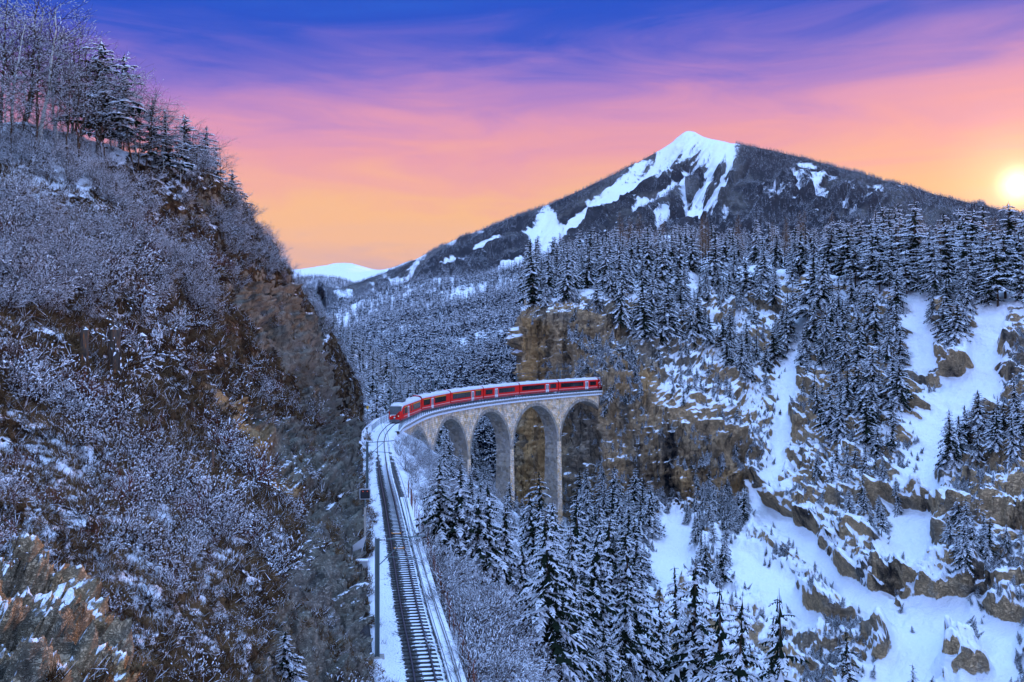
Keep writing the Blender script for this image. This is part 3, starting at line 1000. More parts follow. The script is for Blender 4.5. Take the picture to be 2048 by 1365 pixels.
# ------------------------------------------------------------------ railway: formation, ballast, sleepers, rails
def strip(prof, s0, s1, ds, name, mats, midx=None, snow=None, parent=None, smooth=False):
    """sweep a cross-section [(offset, height), ...] along the line"""
    S = np.arange(s0, s1 + ds * 0.5, ds)
    V, A = [], []
    for s in S:
        for k, (o, h) in enumerate(prof):
            V.append(T(s, o, h)); A.append(snow[k] if snow else 0)
    q = grid_faces(len(S), len(prof))[:, ::-1]
    mi = None
    if midx: mi = np.tile(np.array(midx), len(S) - 1)
    me = np_mesh(name, V, q, mats, mi, smooth, attrs={"snow": A, "rock": [0] * len(V), "tan": [0] * len(V)})
    return link(bpy.data.objects.new(name, me), parent)


S_AB = PIER_S[0] - 1.0                      # where the masonry deck begins
# graded bed: cliff foot, snow strip, ballast shoulder, between the rails, shoulder, walkway
bed_prof = [(-3.3, 0.9), (-2.62, -0.25), (-2.55, -0.20), (-2.1, -0.19), (-2.05, -0.24), (-1.75, -0.25), (-1.05, -0.15), (-0.62, -0.13), (-0.5, -0.16), (-0.1, -0.15), (0.1, -0.15), (0.5, -0.16), (0.62, -0.13), (0.95, -0.16), (1.12, -0.26), (1.22, -0.30), (2.0, -0.34), (2.35, -1.3)]
bed_snow = [-0.2, 0.1, 1.2, 1.2, 1.0, 0.8, 0.62, 0.1, 0.12, 0.5, 0.85, 0.9, 0.55, 0.8, 0.4, -0.2, 0.75, 0.5]
bed = tag(strip(bed_prof, S0, S_PORTAL + 16, 0.8, "track_bed", [MATS["ballast"]], snow=bed_snow, smooth=True), kind="structure")
# fresh snow lies over the ballast from the curve onto the viaduct
_v = np.array([v.co.y for v in bed.data.vertices]); _a = bed.data.attributes["snow"]
_s = np.zeros(len(_v), np.float32); _a.data.foreach_get("value", _s)
_k = np.clip((_v - 134 + 7 * np.sin(np.arange(len(_v)) * 2.4) + 4 * np.sin(_v * 1.7)) / 30, 0, 1)
_a.data.foreach_set("value", (_s * (1 - _k) + np.maximum(_s + 0.7, 1.35) * _k).astype(np.float32))

railway = tag(empty("railway_track", T(S0)), "single metre-gauge railway track curving from the frame's foot onto the viaduct", "railway track")
railway.location = (0, 0, 0)
rail_prof = [(-0.06, -0.02), (-0.035, 0.015), (-0.035, 0.075), (0.035, 0.075), (0.035, 0.015), (0.06, -0.02)]
for side in (-0.535, 0.535):
    strip([(side + o, h - 0.075) for o, h in rail_prof], S0, S_PORTAL + 14, 0.9, "rail", [MATS["rail_steel"]], parent=railway)
mb = MB()
mb.hexa([(-0.11, -0.95, -0.17), (0.11, -0.95, -0.17), (0.11, 0.95, -0.17), (-0.11, 0.95, -0.17)], [(-0.09, -0.93, -0.095), (0.09, -0.93, -0.095), (0.09, 0.93, -0.095), (-0.09, 0.93, -0.095)])
for y in (-0.535, 0.535):
    mb.box((-0.07, y - 0.13, -0.094), (0.07, y + 0.13, -0.072))
sl_me = mb.mesh("sleeper", [MATS["sleeper"]])


def place(name, me, s, off=0.0, h=0.0, parent=None, yaw=0.0):
    x, y, z, tx, ty = track(s)
    o = bpy.data.objects.new(name, me)
    o.matrix_world = Matrix.Translation(T(s, off, h)) @ Matrix.Rotation(math.atan2(ty, tx) + yaw, 4, 'Z')
    return link(o, parent)


s = S0 + 22
while s < s_at_y(141):
    _y = float(track(s)[1])
    place("sleeper", sl_me, s, 0.0, -0.075 * max(0.0, (_y - 108) / 33), railway)      # the far ones sink under the snow
    s += 0.68
mb = MB(); mb.box((-0.16, -0.42, -0.09), (0.16, 0.42, -0.05), 0); mb.box((-0.10, -0.3, -0.05), (0.10, 0.3, -0.03), 1)
bal = mb.mesh("track_plate", [MATS["orange_plate"], MATS["white_paint"]])
for yy in (82, 88):
    place("track_plate", bal, s_at_y(yy), 0.05, 0.0, railway)

# walkway, its parapet wall with snow-covered coping blocks
S_W0, S_W1 = S0, s_at_y(107)
walk = strip([(1.22, -0.34), (1.23, -0.12), (1.66, -0.12), (1.67, -0.4)], S_W0, S_W1, 0.8, "walkway", [MATS["snow"]])
tag(walk, kind="structure")
wall = tag(empty("parapet_wall"), "low concrete retaining wall with snowy coping right of the railway track", "wall")
strip([(1.70, -0.5), (1.71, -0.12), (2.02, -0.12), (2.06, -3.6)], S_W0, S_W1, 0.8, "wall_body", [MATS["concrete"]], parent=wall)
n = 0; s = S_W0 + 16
while s + 1.9 < S_W1:
    mb = MB()
    zz = -0.115
    c = [T(s, 1.68, zz), T(s, 2.06, zz), T(s + 1.86, 2.06, zz), T(s + 1.86, 1.68, zz)]
    up = [(a, b, z + 0.16 + 0.012 * math.sin(n * 2.3)) for a, b, z in c]
    mb.hexa(c, up, 0)
    sn_b = [(a, b, z + 0.003) for a, b, z in up]; sn_t = [T(s + 0.05, 1.73, 0.12), T(s + 0.05, 2.01, 0.12), T(s + 1.81, 2.01, 0.12), T(s + 1.81, 1.73, 0.12)]
    mb.hexa(sn_b, sn_t, 1)
    mb.build("coping_stone", [MATS["concrete"], MATS["snow"]], wall)
    s += 1.9; n += 1
# rusty fence outside the wall
fence = tag(empty("wire_fence"), "rusty wire fence on thin posts outside the low wall along the track", "fence")
mb = MB(); mb.tube([(0, 0, -1.2), (0, 0, 0.75)], 0.03, 5); mb.tube([(0, 0, 0.75), (0, -0.12, 1.0)], 0.025, 5)
fp = mb.mesh("fence_post", [MATS["rust"]])
s = S_W0 + 14
while s < S_W1 + 6:
    place("post", fp, s, 2.35 + 0.1 * math.sin(s), 0.0, fence)
    s += 1.7
for h in (0.0, 0.3, 0.6, 0.85):
    mb = MB(); mb.tube([T(q, 2.36, h + 0.03 * math.sin(q * 3 + h * 9)) for q in np.arange(S_W0 + 14, S_W1 + 6, 1.7)], 0.012, 3)
    mb.build("wire", MATS["rust"], fence)

# ------------------------------------------------------------------ viaduct
viaduct = tag(empty("stone_viaduct"), "tall curved limestone railway viaduct with round arches leading into the cliff", "viaduct")
HW = 1.92
Z_TOP = -0.62


def arch_r(): return (SPAN - 1.8) / 2


def via_pts(s, off, z):
    x, y, zz, tx, ty = track(s)
    return (float(x + off * ty), float(y - off * tx), float(z + zz))


def batter(z): return HW + 0.012 * max(0.0, -z)


RR = arch_r(); Z_CR = -2.75; Z_C = Z_CR - RR
for side, nm in ((1, "spandrel_wall"), (-1, "spandrel_wall")):
    for k in range(5):
        sc_ = PIER_S[k] + SPAN / 2
        V, U, Q = [], [], []
        th = np.linspace(math.pi, 0, 41)
        ss = [PIER_S[k]] + [sc_ + RR * math.cos(a) for a in th] + [PIER_S[k + 1]]
        zl = [Z_C] + [Z_C + RR * math.sin(a) for a in th] + [Z_C]
        nr = 9
        for a, z0 in zip(ss, zl):
            for r in range(nr):
                z = Z_TOP + (z0 - Z_TOP) * r / (nr - 1)
                V.append(via_pts(a, side * batter(z), z)); U.append((a, z))
        q = grid_faces(len(ss), nr)
        if side < 0: q = q[:, ::-1]
        link(bpy.data.objects.new(nm, np_mesh(nm, V, q, [MATS["stonework"]], uv=U)), viaduct)
for k in range(5):
    sc_ = PIER_S[k] + SPAN / 2
    # vault underside, its shade put into the colour by the darker stone
    V, U = [], []
    th = np.linspace(math.pi, 0, 41)
    for i, a in enumerate(th):
        z = Z_C + RR * math.sin(a); s_ = sc_ + RR * math.cos(a)
        for t in (-1, -0.33, 0.33, 1):
            V.append(via_pts(s_, t * batter(z), z)); U.append((t * 2.3, i * RR * math.pi / 40))
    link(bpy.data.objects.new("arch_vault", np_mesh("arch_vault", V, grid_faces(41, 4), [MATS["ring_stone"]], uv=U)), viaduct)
    # ring of cut stones standing a little proud of the face
    for side in (1, -1):
        V, U = [], []
        for i, a in enumerate(th):
            for rr, pr in ((RR - 0.01, -0.02), (RR - 0.01, 0.07), (RR + 0.78, 0.07), (RR + 0.78, -0.02)):
                z = Z_C + rr * math.sin(a); s_ = sc_ + rr * math.cos(a)
                V.append(via_pts(s_, side * (batter(z) + pr), z)); U.append((i * 0.8, rr * 1.0 + pr))
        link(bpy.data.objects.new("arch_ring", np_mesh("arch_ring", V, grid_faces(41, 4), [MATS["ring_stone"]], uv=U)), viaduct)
for k, ps in enumerate(PIER_S):
    # tapered pier down to the gorge floor
    hw = 0.9
    V, U = [], []
    zs = [Z_C + 0.002, -20, -28, -36, -46, -66] if k < 5 else [Z_C + 0.002, -20, -24, -28, -32, -36]
    for z in zs:
        w = hw + 0.011 * (Z_C - z); b = batter(z) + 0.004 * (Z_C - z)
        cs = [(-w, -b), (w, -b), (w, b), (-w, b), (-w, -b)]
        acc = 0
        for i, (a, o) in enumerate(cs):
            V.append(via_pts(ps + a, o, z)); U.append((acc, z)); acc += (2 * w if i % 2 == 0 else 2 * b)
    link(bpy.data.objects.new("pier", np_mesh("pier", V, grid_faces(len(zs), 5)[:, ::-1], [MATS["stonework"], MATS["ring_stone"]], np.tile([0, 1, 0, 1], len(zs) - 1), uv=U)), viaduct)  # inner side faces get the darker stone, shade painted into their colour
# end block of the left abutment, running into the bank
V, U = [], []
for s_ in np.arange(PIER_S[0] - 16, PIER_S[0] + 0.1, 1.0):
    for o, z in ((HW + 0.0, Z_TOP), (batter(-6), -6), (batter(-14), -14)):
        V.append(via_pts(s_, o, z)); U.append((s_, z))
link(bpy.data.objects.new("abutment", np_mesh("abutment", V, grid_faces(len(V) // 3, 3), [MATS["stonework"]], uv=U)), viaduct)
# cornice slab with snow along its edge
S_D0, S_D1 = PIER_S[0] - 15, S_PORTAL
for side in (1, -1):
    pr = [(side * 1.8, -0.20), (side * 1.8, -0.28), (side * 2.52, -0.28), (side * 2.52, -0.58), (side * 2.1, -0.66), (side * 1.9, -0.66)]
    o = strip(pr if side > 0 else pr[::-1], S_D0, S_D1, 0.9, "cornice", [MATS["concrete"]], parent=viaduct)
    pr = [(side * 1.75, -0.26), (side * 1.85, -0.14), (side * 2.42, -0.14), (side * 2.55, -0.17), (side * 2.56, -0.30), (side * 2.53, -0.31)]
    strip(pr if side > 0 else pr[::-1], S_D0, S_D1, 0.9, "edge_snow", [MATS["snow"]], parent=viaduct)
mb = MB()
s = S_D0 + 0.4
while s < S_D1:
    for side in (1, -1):
        c = [via_pts(s + a, side * o, -1.0) for a, o in ((-0.16, 2.0), (0.16, 2.0), (0.16, 2.12), (-0.16, 2.12))]
        t = [via_pts(s + a, side * o, -0.64) for a, o in ((-0.16, 2.0), (0.16, 2.0), (0.16, 2.42), (-0.16, 2.42))]
        if side < 0: c, t = c[::-1], t[::-1]
        mb.hexa(c, t)
    s += 0.9
cb = mb.build("corbel", MATS["concrete"], viaduct); cb["kind"] = "stuff"
rail_part = {}
for side in (1, -1):
    mbr = MB()
    for h in (0.30, 0.62, 0.98):
        mbr.tube([T(q, side * 2.40, h - 0.1) for q in np.arange(S_D0, S_D1 - 1, 1.5)], 0.022, 4)
    rp = mbr.build("railing", MATS["mast_steel"], viaduct)
    mb = MB(); mb.box((-0.04, -0.04, -0.3), (0.04, 0.04, 0.92))
    pm = mb.mesh("railing_post", [MATS["mast_steel"]])
    s = S_D0 + 0.5
    while s < S_D1 - 1.2:
        if side > 0 or True: place("railing_post", pm, s, side * 2.40, 0.0, rp)
        s += 1.5

# ------------------------------------------------------------------ tunnel mouth
tunnel = tag(empty("tunnel_portal"), "dark stone-arched tunnel mouth in the cliff that the train is entering", "tunnel")
V, U = [], []
prof = [(2.3, -1.2), (2.35, 1.2), (2.3, 2.6)] + [(2.25 * math.cos(a), 2.75 + 2.25 * math.sin(a)) for a in np.linspace(0.05, math.pi - 0.05, 11)] + [(-2.3, 2.6), (-2.35, 1.2), (-2.3, -1.2)]
for s_ in np.arange(S_PORTAL - 0.3, S_PORTAL + 26, 1.2):
    for k, (o, z) in enumerate(prof):
        V.append(T(s_, o, z)); U.append((s_, k * 0.7))
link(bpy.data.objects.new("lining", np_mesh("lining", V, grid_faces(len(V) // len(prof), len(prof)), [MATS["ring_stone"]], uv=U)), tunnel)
V, U = [], []
ring = [(1.0, -3.4), (1.32, -3.4), (1.32, -1.2)]
for k, (o, z) in enumerate(prof):
    for g, ds in ((1.0, -0.35), (1.14, -0.3), (1.3, 0.8), (1.4, 3.0)):
        V.append(T(S_PORTAL + ds, o * g, 0.9 + (z - 0.9) * (g if z > 0.9 else 1))); U.append((k * 0.9, g * 3 + ds))
link(bpy.data.objects.new("portal_ring", np_mesh("portal_ring", V, grid_faces(len(prof), 4)[:, ::-1], [MATS["cliff_rock"]], attrs={"rock": [1] * len(V), "snow": [-0.3] * len(V), "tan": [0] * len(V)})), tunnel)

# ------------------------------------------------------------------ train
train = tag(empty("red_train"), "red passenger train with white roofs crossing the viaduct into the tunnel", "train")
CARL = 18.25


def body_section(w, zb, zs, zt, n=5):
    """half outline from skirt to roof centre"""
    pts = [(w * 0.94, zb), (w, zb + 0.35), (w, 2.2), (w * 0.985, zs)]
    for k in range(1, n + 1):
        a = math.pi / 2 * k / n
        pts.append((w * 0.985 * math.cos(a) ** 0.75 if k < n else 0.0, zs + (zt - zs) * math.sin(a)))
    return pts


def loft(secs, mats_row):
    """secs: list of (x, outline) with mirrored halves; returns MB with faces"""
    m = MB()
    rings = []
    for x, half in secs:
        full = [(x, y, z) for y, z in half] + [(x, -y, z) for y, z in half[::-1][1:]]
        rings.append(m.pts(full))
    n = len(secs[0][1]) * 2 - 1
    for a, b in zip(rings[:-1], rings[1:]):
        for k in range(n - 1):
            kk = min(k, n - 2 - k)
            m.f4.append((a + k, a + k + 1, b + k + 1, b + k)); m.m4.append(mats_row(kk))
        m.f4.append((b, b + n - 1, a + n - 1, a)); m.m4.append(1)
    for r, fl in ((rings[0], True), (rings[-1], False)):
        for k in range(1, n - 1):
            f = (r, r + k, r + k + 1)
            m.f3.append(f if fl else f[::-1]); m.m3.append(0)
    return m


MB_TR = ["train_red", "train_grey", "train_roof", "train_dark_red"]


def side_box(m, x0, x1, z0, z1, side, y=1.325, t=0.02, mat=0):
    a, b = sorted((side * (y - 0.05), side * (y + t)))
    m.box((x0, a, z0), (x1, b, z1), mat)


def carriage(k, s_front, length, first, cab=False, layout=None):
    """x runs towards the rear of the train"""
    a = Vector(T(s_front + 0.2)); b = Vector(T(s_front + length - 0.2))
    d = (b - a).normalized()
    M = Matrix.Translation(a - d * 0.2) @ Matrix(((d.x, -d.y, 0, 0), (d.y, d.x, 0, 0), (d.z, 0, 1, 0), (0, 0, 0, 1)))
    W_ = 1.325
    full = body_section(W_, 0.42, 3.05, 3.72)
    L_ = length - 0.55
    rowm = lambda q: 3 if q == 0 else (0 if q <= 2 else 2)
    if cab:
        def s2(y, zb, zs, zt): return body_section(y, zb, zs, zt)
        secs = [(0.0, s2(1.00, 0.45, 1.15, 1.42)), (0.12, s2(1.16, 0.42, 1.30, 1.66)), (0.55, s2(1.24, 0.42, 2.0, 2.45)), (1.15, s2(1.30, 0.42, 2.75, 3.32)), (1.8, s2(1.325, 0.42, 3.0, 3.66)), (2.6, full), (L_, full)]
        m = loft(secs, rowm)
        # the nose itself is red to above the windscreen
        nm = 0
    else:
        m = loft([(0.28, full), (L_ + 0.28, full)], rowm)
    car = m.build("carriage", [MATS[q] for q in MB_TR], train)
    car.matrix_world = M

    def sub(name, mm, mats):
        o = mm.build(name, [MATS[q] for q in mats], car)
        return o
    x_off = 0.28
    for side in (1, -1):
        for kind, x0, x1 in layout:
            if kind == 'win':
                n = max(1, int(round((x1 - x0) / 1.55)))
                w = (x1 - x0) / n
                for i in range(n):
                    mm = MB(); side_box(mm, x0 + i * w + 0.03, x0 + (i + 1) * w - 0.03, 1.55, 2.62, side)
                    sub("window", mm, ["train_glass"])
                mm = MB(); side_box(mm, x0 - 0.04, x1 + 0.04, 1.50, 2.66, side, t=0.012)
                sub("window_band", mm, ["gangway"])
                if first:
                    mm = MB(); side_box(mm, x0 - 0.05, x1 + 0.05, 2.68, 2.80, side, t=0.016); sub("first_class_stripe", mm, ["yellow_paint"])
            elif kind == 'door':
                mm = MB()
                side_box(mm, x0, x1, 0.55, 2.75, side, t=0.022, mat=0)
                c = (x0 + x1) / 2
                for e in (-1, 1):
                    side_box(mm, c + e * 0.34 - 0.17, c + e * 0.34 + 0.17, 1.25, 2.5, side, t=0.030, mat=1)
                side_box(mm, c - 0.02, c + 0.02, 0.6, 2.7, side, t=0.028, mat=1)
                sub("door", mm, ["train_white", "train_glass"])
        mm = MB()
        side_box(mm, 2.2 if cab else 0.3, L_, 0.98, 1.07, side, t=0.014)
        sub("white_stripe", mm, ["train_stripe"])
    # roof gear
    mm = MB()
    for x in (L_ * 0.3, L_ * 0.72):
        mm.box((x, -0.45, 3.64), (x + 0.9, 0.45, 3.86), 0)
    mm.box((L_ * 0.45, -0.3, 3.66), (L_ * 0.45 + 0.4, 0.3, 3.92), 1)
    sub("roof_unit", mm, ["train_roof", "train_grey"])
    # running gear
    for x in (2.9, L_ - 2.6):
        mm = MB()
        mm.box((x - 1.3, -0.95, 0.18), (x + 1.3, 0.95, 0.50), 0)
        for e in (-0.9, 0.9):
            for sd in (-0.535, 0.535):
                mm.tube([(x + e, sd - 0.07, 0.34), (x + e, sd + 0.07, 0.34)], 0.34, 12, 0)
        sub("bogie", mm, ["train_grey"])
    mm = MB(); mm.box((4.5, -1.1, 0.2), (L_ - 4.2, 1.1, 0.55)); sub("underframe", mm, ["train_grey"])
    if not cab:
        mm = MB(); mm.box((-0.32, -1.12, 0.6), (0.34, 1.12, 3.5)); sub("gangway", mm, ["gangway"])
    else:
        # windscreen, side cab glass, lamps, coupler, snow plough, roof gear of the driving car
        mm = MB()
        for (x0, z0, y0), (x1, z1, y1) in ((((0.09, 1.62, 1.08)), (0.52, 2.42, 1.15)), ((0.52, 2.42, 1.15), (1.02, 3.12, 1.12))):
            mm.quad((x0 - 0.10, -y0, z0), (x1 - 0.12, -y1, z1), (x1 - 0.12, y1, z1), (x0 - 0.10, y0, z0))
            for e in (1, -1):
                mm.quad((x0 - 0.10, e * y0, z0), (x1 - 0.12, e * y1, z1), (x1 + 0.25, e * (y1 + 0.05), z1 - 0.02), (x0 + 0.25, e * (y0 + 0.06), z0))
        sub("windscreen", mm, ["train_glass"])
        for side in (1, -1):
            mm = MB()
            for yy in (1.345 * side,):
                mm.tri((1.35, yy, 1.55), (2.35, yy, 1.55), (2.35, yy, 2.65)); mm.tri((1.35, yy, 1.55), (2.35, yy, 2.65), (1.95, yy, 2.55))
            sub("cab_window", mm, ["train_glass"])
            mm = MB(); mm.tube([(-0.05, side * 0.78, 1.28), (0.14, side * 0.78, 1.30)], 0.11, 10); sub("headlight", mm, ["headlight"])
        mm = MB(); mm.tube([(-0.10, 0, 1.02), (0.1, 0, 1.02)], 0.16, 12); sub("emblem_plate", mm, ["train_white"])
        mm = MB(); mm.box((-0.55, -0.16, 0.55), (0.2, 0.16, 0.8)); mm.box((-0.12, -1.0, 0.42), (0.3, 1.0, 0.62)); sub("coupler", mm, ["train_grey"])
        mm = MB(); mm.hexa([(-0.35, -0.9, 0.1), (0.3, -1.15, 0.1), (0.3, 1.15, 0.1), (-0.35, 0.9, 0.1)], [(-0.12, -0.9, 0.42), (0.3, -1.15, 0.42), (0.3, 1.15, 0.42), (-0.12, 0.9, 0.42)]); sub("snow_plough", mm, ["train_grey"])
        mm = MB(); mm.box((3.2, -0.75, 3.66), (6.0, 0.75, 3.95), 0)
        for e in (-0.5, 0.5): mm.tube([(3.4, e, 3.98), (4.8, e * 0.8, 4.15), (5.8, e, 3.98)], 0.04, 5)
        mm.tube([(4.8, -0.8, 4.18), (4.8, 0.8, 4.18)], 0.04, 5)
        sub("pantograph", mm, ["train_grey"])
    return car


LAY_A = [('win', 2.9, 5.0), ('door', 5.3, 6.5), ('win', 7.6, 8.5), ('win', 9.3, 16.6)]
LAYS = [
    [('win', 2.9, 5.2), ('door', 5.5, 6.8), ('win', 8.2, 9.1), ('win', 10.2, 16.6)],
    [('win', 1.2, 5.0), ('door', 5.8, 7.1), ('win', 8.0, 15.0)],
    [('win', 1.2, 10.8), ('door', 11.3, 12.7), ('win', 13.6, 16.8)],
    [('win', 1.2, 4.4), ('door', 5.6, 7.0), ('win', 7.6, 15.6)],
    [('win', 1.2, 11.4), ('door', 12.1, 13.5), ('win', 14.2, 17.0)],
    [('win', 1.2, 11.2), ('door', 12.0, 13.4), ('win', 14.2, 17.0)],
    [('win', 1.2, 11.2), ('door', 12.0, 13.4)]]
# carriages stand so that their far ends reach into the tunnel
for k in range(7):
    carriage(k, S_NOSE + 0.3 + k * CARL - (0.0), CARL, k < 3, k == 0, LAYS[k])

# ------------------------------------------------------------------ masts, wires, signal, cabinets
def mast(yy, off, label, arm_to, h=6.4, lower=True):
    s_ = s_at_y(yy)
    r = tag(empty("overhead_mast", T(s_, off, 0)), label, "mast", "overhead line masts along the railway")
    x, y, z, tx, ty = track(s_)
    r.rotation_euler = (0, 0, math.atan2(-tx, ty))      # local x points across the track to the right
    sg = 1 if off < 0 else -1
    reach = abs(off) + arm_to
    mb = MB()
    for e in (-0.10, 0.10):
        mb.box((e - 0.035, -0.11, -0.6), (e + 0.035, 0.11, h))
    mb.box((-0.07, -0.02, -0.6), (0.07, 0.02, h - 0.02))
    mb.build("mast_post", MATS["mast_steel"], r)
    mb = MB(); mb.box((-0.4, -0.4, -1.4), (0.4, 0.4, -0.18)); mb.build("footing", MATS["concrete"], r)
    mb = MB()
    mb.tube([(0, 0, h - 0.12), (sg * reach, 0, h + 0.05)], 0.045, 6)
    mb.tube([(0, 0, h - 1.6), (sg * reach * 0.6, 0, h - 0.1)], 0.03, 6)
    mb.build("cantilever_arm", MATS["mast_steel"], r)
    mb = MB(); mb.tube([(sg * (reach * 0.15), 0, h - 1.05), (sg * reach * 0.85, 0, h - 1.2)], 0.03, 6); mb.build("registration_arm", MATS["mast_steel"], r)
    mb = MB()
    for q in range(3):
        mb.tube([(sg * (0.25 + q * 0.09), 0, h - 0.1 + 0.005 * q), (sg * (0.29 + q * 0.09), 0, h - 0.1 + 0.005 * q)], 0.09, 8)
    mb.build("insulator", MATS["white_paint"], r)
    return r


mast(55.5, -2.35, "nearest grey steel overhead mast with bracket arm beside the track at the frame's foot", 0.3)
mast(104, -2.35, "grey steel overhead mast with bracket arm at the rock foot just before the curve", 0.5, 6.3)
VM = [(200, "first slim overhead mast on the viaduct, just behind the driving car"), (226.5, "second slim overhead mast on the viaduct, behind the third carriage"),
      (247, "third slim overhead mast on the viaduct, behind the fourth carriage"), (263.5, "fourth slim overhead mast on the viaduct, behind the fifth carriage"), (279, "slim overhead mast on the viaduct nearest the tunnel mouth")]
for yy, lb in VM:
    mast(yy, -2.75, lb, 0.2, 5.9)
cat = tag(empty("overhead_wire"), "thin overhead contact wire strung along the track between the masts", "wire")
for h in (4.95, 5.75):
    mb = MB()
    mb.tube([T(q, 0.15 * math.sin(q * 0.14), h + (0.35 * abs(math.sin(q * 0.075)) if h > 5 else 0)) for q in np.arange(S0, S_PORTAL, 2.0)], 0.024, 4)
    mb.build("wire", MATS["wire"], cat)

sg_s = s_at_y(79)
sig = tag(empty("railway_signal", T(sg_s, -2.75, 0)), "square black railway signal with grey rim on a post at the rock foot", "signal")
sig.rotation_euler = (0, 0, math.radians(8))
mb = MB(); mb.tube([(0, 0, -0.8), (0, 0, 4.5)], 0.06, 8); mb.build("signal_post", MATS["mast_steel"], sig)


def rounded(w, h, r, n=5):
    o = []
    for cx, cz, a0 in ((w - r, h - r, 0), (-w + r, h - r, 90), (-w + r, -h + r, 180), (w - r, -h + r, 270)):
        for k in range(n + 1):
            a = math.radians(a0 + 90 * k / n); o.append((cx + r * math.cos(a), cz + r * math.sin(a)))
    return o


def plate(outer, y0, y1, z, name, mat, parent):
    mb = MB(); n = len(outer)
    i = mb.pts([(x, y0, z + q) for x, q in outer] + [(x, y1, z + q) for x, q in outer])
    for k in range(n):
        mb.f4.append((i + k, i + (k + 1) % n, i + n + (k + 1) % n, i + n + k)); mb.m4.append(0)
    for k in range(1, n - 1):
        mb.f3.append((i, i + k, i + k + 1)); mb.f3.append((i + n, i + n + k + 1, i + n + k)); mb.m3 += [0, 0]
    return mb.build(name, mat, parent)


plate(rounded(0.44, 0.42, 0.12), 0.02, 0.10, 4.95, "signal_rim", MATS["grey_frame"], sig)
bd = plate(rounded(0.37, 0.35, 0.09), -0.03, 0.02, 4.95, "signal_board", MATS["signal_black"], sig)
for x in (-0.16, 0.18):
    mb = MB(); mb.tube([(x, -0.06, 5.18), (x, -0.02, 5.18)], 0.035, 8); mb.build("lamp", MATS["red_lamp"], bd)
mb = MB(); mb.box((-0.09, -0.09, 1.2), (0.09, 0.09, 3.9)); mb.build("cable_box", MATS["concrete"], sig)

cab = tag(empty("equipment_cabinet", T(s_at_y(74), -3.0, 0)), "small grey trackside cabinet under a tilted panel beside the track", "cabinet")
mb = MB(); mb.box((-0.42, -0.25, -0.3), (0.42, 0.25, 0.85)); mb.build("cabinet_body", MATS["grey_frame"], cab)
mb = MB(); mb.box((-0.46, -0.28, 0.853), (0.46, 0.28, 0.93)); mb.build("snow_cap", MATS["snow"], cab)
pan = tag(empty("tilted_panel", T(s_at_y(76), -3.25, 0)), "tilted pale sheet panel on two short posts beside the trackside cabinet", "panel")
mb = MB(); mb.hexa([(-0.75, -0.06, 0.6), (0.1, 0.5, 0.6), (0.1, 0.54, 0.6), (-0.75, -0.02, 0.6)], [(-0.6, -0.06, 1.45), (0.5, 0.5, 2.2), (0.5, 0.54, 2.2), (-0.6, -0.02, 1.45)]); mb.build("sheet", MATS["grey_frame"], pan)
for x, y in ((-0.6, 0.05), (0.15, 0.56)):
    mb = MB(); mb.tube([(x, y, -0.7), (x, y, 1.3)], 0.04, 6); mb.build("post", MATS["rust"], pan)
ys_ = tag(empty("marker_post", T(s_at_y(186), -4.2, 0.1)), "slim post with a yellow plate where the track curves before the train", "marker")
mb = MB(); mb.tube([(0, 0, -1), (0, 0, 3.4)], 0.05, 6); mb.build("post", MATS["mast_steel"], ys_)
mb = MB(); mb.box((-0.2, -0.05, 3.0), (0.2, 0.05, 3.6)); mb.build("plate", MATS["yellow_paint"], ys_)

